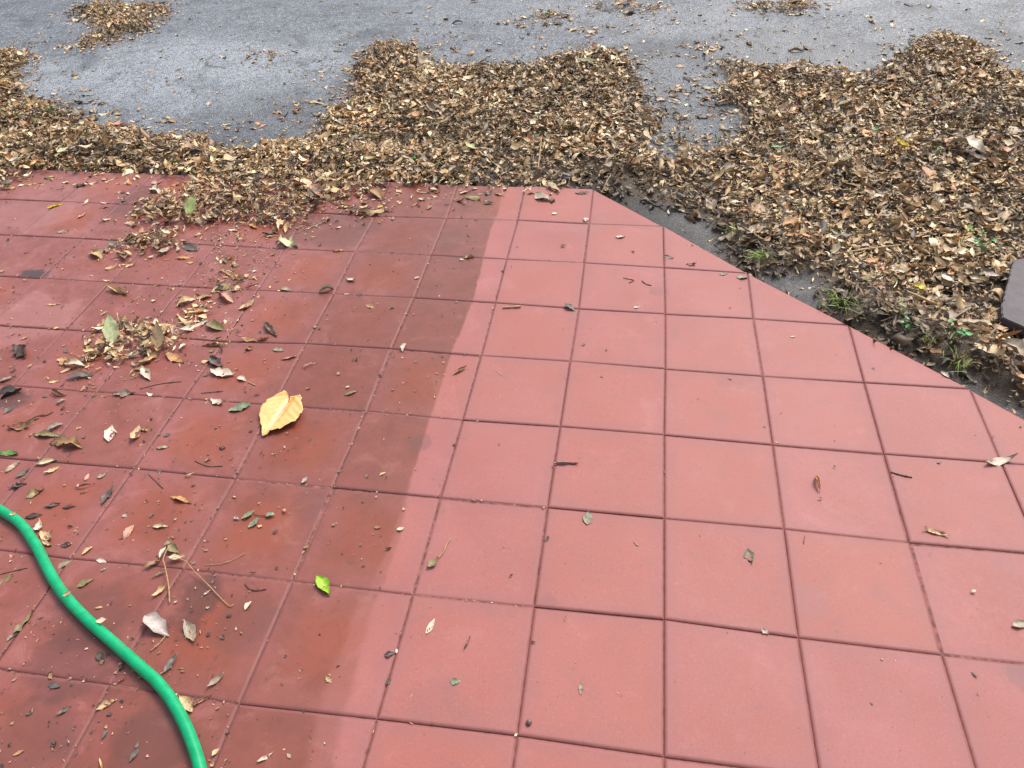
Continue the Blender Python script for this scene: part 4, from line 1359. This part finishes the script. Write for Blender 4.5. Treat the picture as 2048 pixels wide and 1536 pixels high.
def scatter():
    PTS, SIZE, LAY = [], [], []
    x0, x1, y0, y1 = GX0 + .05, GX0 + GNX * CELL - .05, GY0 + .05, GY0 + GNY * CELL - .05
    area = (x1 - x0) * (y1 - y0)
    n = int(area * 14500)
    P = np.c_[rng.uniform(x0, x1, n), rng.uniform(y0, y1, n)]
    cv = sample(cover_s, P)
    keep = rng.random(n) < cv * np.clip(0.55 + 0.5 * (sample(depth_s, P) / 0.03), 0.4, 1)
    pp, _ = project(np.c_[P, np.zeros(n)])
    vis = (pp[:, 0] > -220) & (pp[:, 0] < 2270) & (pp[:, 1] > -130) & (pp[:, 1] < 1800)
    pq = on_patio(P)
    swept = (pq < 0) & (pq > -0.35) & (P[:, 0] > -0.3)
    P = P[keep & vis & ~swept]
    PTS.append(P); SIZE.append(np.ones(len(P))); LAY.append(rng.random(len(P)))
    for poly, dens, sz in SPARSE:
        pw = poly_at(poly)
        lo, hi = pw.min(0), pw.max(0)
        lo = np.maximum(lo, (-3.1, -0.9)); hi = np.minimum(hi, (4.0, 5.4))
        m = int((hi - lo).prod() * dens)
        q = np.c_[rng.uniform(lo[0], hi[0], m), rng.uniform(lo[1], hi[1], m)]
        q = q[inside(q, pw)]
        pq = on_patio(q)
        q = q[~((pq < 0) & (pq > -0.35) & (q[:, 0] > -0.3))]        # the cut edge is swept clean
        cl = 0.5 + 0.5 * vnoise(q, 7, 31)
        q = q[rng.random(len(q)) < np.clip(cl * 1.8 - .25, .08, 1)]
        PTS.append(q); SIZE.append(np.full(len(q), sz)); LAY.append(np.ones(len(q)) * 1.01)
    return np.vstack(PTS), np.concatenate(SIZE), np.concatenate(LAY)


LP, LS, LL = scatter()
N = len(LP)
dp = sample(depth_s, LP)
inpat = on_patio(LP)
gut_wet_shade = np.clip(1 - np.abs(inpat - 0.05) / 0.15, 0, 1) * (inpat > 0) * np.clip(1 - np.abs(LP[:, 0] - 0.20) / 0.55, 0.0, 0.5) * 2
Lc = rng.choice(len(LPAL), N, p=PROB)
base = LPAL[Lc] * rng.uniform(0.75, 1.42, (N, 1))
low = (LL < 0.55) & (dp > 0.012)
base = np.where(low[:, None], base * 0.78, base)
base *= (1 - 0.34 * np.clip(0.5 + 0.7 * vnoise(LP, 5, 51) + 0.5 * vnoise(LP, 16, 52), 0, 1))[:, None]     # damp patches in the litter
base *= np.array((1.16, 1.13, 1.06))
base *= (1 - 0.80 * gut_wet_shade * (dp > 0.006))[:, None]            # sodden leaves in the gutter, bank-face shade painted into their colour
Ln = np.clip(rng.lognormal(math.log(0.0195), 0.47, N), 0.010, 0.062) * LS
kind = rng.random(N)
Wr = np.where(kind < .38, rng.uniform(.16, .32, N), np.where(kind < .52, rng.uniform(.06, .11, N), rng.uniform(.34, .62, N)))
curl = rng.normal(0.5, 1.1, N)
cross = rng.normal(0.5, 1.0, N)
tw = rng.normal(0, .8, N)
jag = rng.uniform(.05, .26, N)
flat = (dp < 0.006)
tilt = np.where(flat, .10, .32)
g = leaf_geo(N, Ln, Wr, curl, cross, tw, jag, rng.uniform(.7, 1.3, N), 6, 4, 9)
Rm = euler_mats(rng.uniform(0, 2 * math.pi, N), rng.normal(0, 1, N) * tilt, rng.normal(0, 1, N) * tilt)
g = np.einsum('nij,nkj->nki', Rm, g)
zmin = np.quantile(g[:, :, 2], 0.15, axis=1)
ground = np.where(inpat > 0, GZ, 0.0)
zb = ground + np.where(flat, 0.0008 + dp * LL, dp * (0.35 + 0.7 * np.minimum(LL, 1)) + 0.001)
g[:, :, 2] += np.where(flat, zb - zmin, zb - zmin * 0.55)[:, None]
g[:, :, :2] += LP[:, None, :]
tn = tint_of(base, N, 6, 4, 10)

# those that show largest stand as objects of their own
pp, dep = project(np.c_[LP, zb])
onscreen = (pp[:, 0] > 5) & (pp[:, 0] < 2043) & (pp[:, 1] > 5) & (pp[:, 1] < 1531)
score = Ln * np.sqrt(Ln * Wr) / dep ** 2 * onscreen * ((LL > 0.80) | flat)
BUDGET = 300 - n_ind
pick = np.argsort(-score)[:BUDGET]
F64 = leaf_faces(6, 4)
SHAPE = np.where(Wr < .12, 'stick thin', np.where(Wr < .32, 'narrow', np.where(np.abs(cross) > 1.2, 'rolled', np.where(np.abs(curl) > 1.2, 'curled', 'broad'))))


def zone(p, d, w):
    x, y = p
    if d <= 0:
        if y > 1100: return 'on the dirty tiles beside the lower hose'
        if y > 760: return 'on the dirty tiles between the hose and the small heap'
        if y > 640: return 'in and around the small heap with the pale green leaf'
        if y > 500: return 'in the scattered trail between the piles and the small heap'
        return 'in the piles spilling over the far patio tiles'
    if x > 1750 and y > 470: return 'in the litter beside the slate slab'
    if x > 1400 and y > 380: return 'in the litter bank above the grass tufts'
    if x > 1400: return 'in the wide litter far right of the patio corner'
    if x > 700: return 'in the litter bank behind the patio corner'
    return 'in the litter bank along the far left tile edge'


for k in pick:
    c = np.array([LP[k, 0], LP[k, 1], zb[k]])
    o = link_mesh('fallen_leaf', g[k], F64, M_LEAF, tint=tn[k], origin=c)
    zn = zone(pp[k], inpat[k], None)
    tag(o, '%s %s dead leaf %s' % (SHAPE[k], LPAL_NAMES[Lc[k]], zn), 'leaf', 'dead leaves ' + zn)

rest = np.ones(N, bool)
rest[pick] = False
gi = np.where(rest)[0]
FA = (F64[None] + (np.arange(len(gi)) * 24)[:, None, None]).reshape(-1, 4)
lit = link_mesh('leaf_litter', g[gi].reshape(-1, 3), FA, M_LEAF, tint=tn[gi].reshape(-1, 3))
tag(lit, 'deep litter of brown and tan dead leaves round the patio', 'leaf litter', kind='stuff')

# ------------------------------------------------------------------ crumbs of leaf and grit on the tiles
def crumbs():
    out = []
    for poly, dens in [([(-40, 340), (1000, 370), (760, 1200), (680, 1600), (-40, 1600)], 1500), ([(-40, 1000), (420, 1000), (480, 1600), (-40, 1600)], 2000),
                       ([(-40, 500), (600, 500), (500, 900), (-40, 1000)], 900), ([(1000, 370), (1190, 380), (2100, 870), (2100, 1600), (680, 1600)], 130)]:
        pw = poly_at(poly)
        lo, hi = pw.min(0), pw.max(0)
        m = int((hi - lo).prod() * dens)
        q = np.c_[rng.uniform(lo[0], hi[0], m), rng.uniform(lo[1], hi[1], m)]
        q = q[inside(q, pw)]
        cl = 0.5 + 0.5 * vnoise(q, 9, 41)
        out.append(q[rng.random(len(q)) < np.clip(cl * 1.6 - .1, .1, 1)])
    # more of it caught in the joints of the unswept side
    J = []
    for _ in range(900):
        i, j = rng.integers(-9, -1), rng.integers(-2, 8)
        t = rng.random()
        a = corner(int(i), int(j))
        b = corner(int(i) + 1, int(j)) if rng.random() < .5 else corner(int(i), int(j) + 1)
        J.append(a * (1 - t) + b * t + rng.normal(0, .0012, 2))
    J = np.array(J)
    out.append(J[on_patio(J) < -0.005])
    P = np.vstack(out)
    n = len(P)
    L = np.clip(rng.lognormal(math.log(.0042), .5, n), .0016, .013)
    cidx = rng.choice(6, n, p=[.34, .22, .14, .12, .08, .10])
    cp = np.array([PAL['dark'], PAL['brown'], PAL['greydark'], PAL['tan'], PAL['white'], PAL['pink']])[cidx]
    G = leaf_geo(n, L, rng.uniform(.2, .8, n), rng.normal(.6, .9, n), rng.normal(.8, .8, n), rng.normal(0, .6, n), .25, 1.0, 4, 3, 12)
    R = euler_mats(rng.uniform(0, 6.28, n), rng.normal(0, .15, n), rng.normal(0, .15, n))
    G = np.einsum('nij,nkj->nki', R, G)
    G[:, :, 2] += (0.0009 - np.quantile(G[:, :, 2], .2, axis=1))[:, None]
    G[:, :, :2] += P[:, None, :]
    f = leaf_faces(4, 3)
    FA_ = (f[None] + (np.arange(n) * 12)[:, None, None]).reshape(-1, 4)
    T = np.repeat(cp * rng.uniform(.7, 1.3, (n, 1)), 12, axis=0)
    o = link_mesh('leaf_crumbs', G.reshape(-1, 3), FA_, M_LEAF, tint=np.clip(T, 0, .9))
    tag(o, 'fine crumbs of broken leaf and grit strewn over the tiles', 'leaf crumbs', kind='stuff')


crumbs()
print('leaves', N, 'individual', n_ind + len(pick))
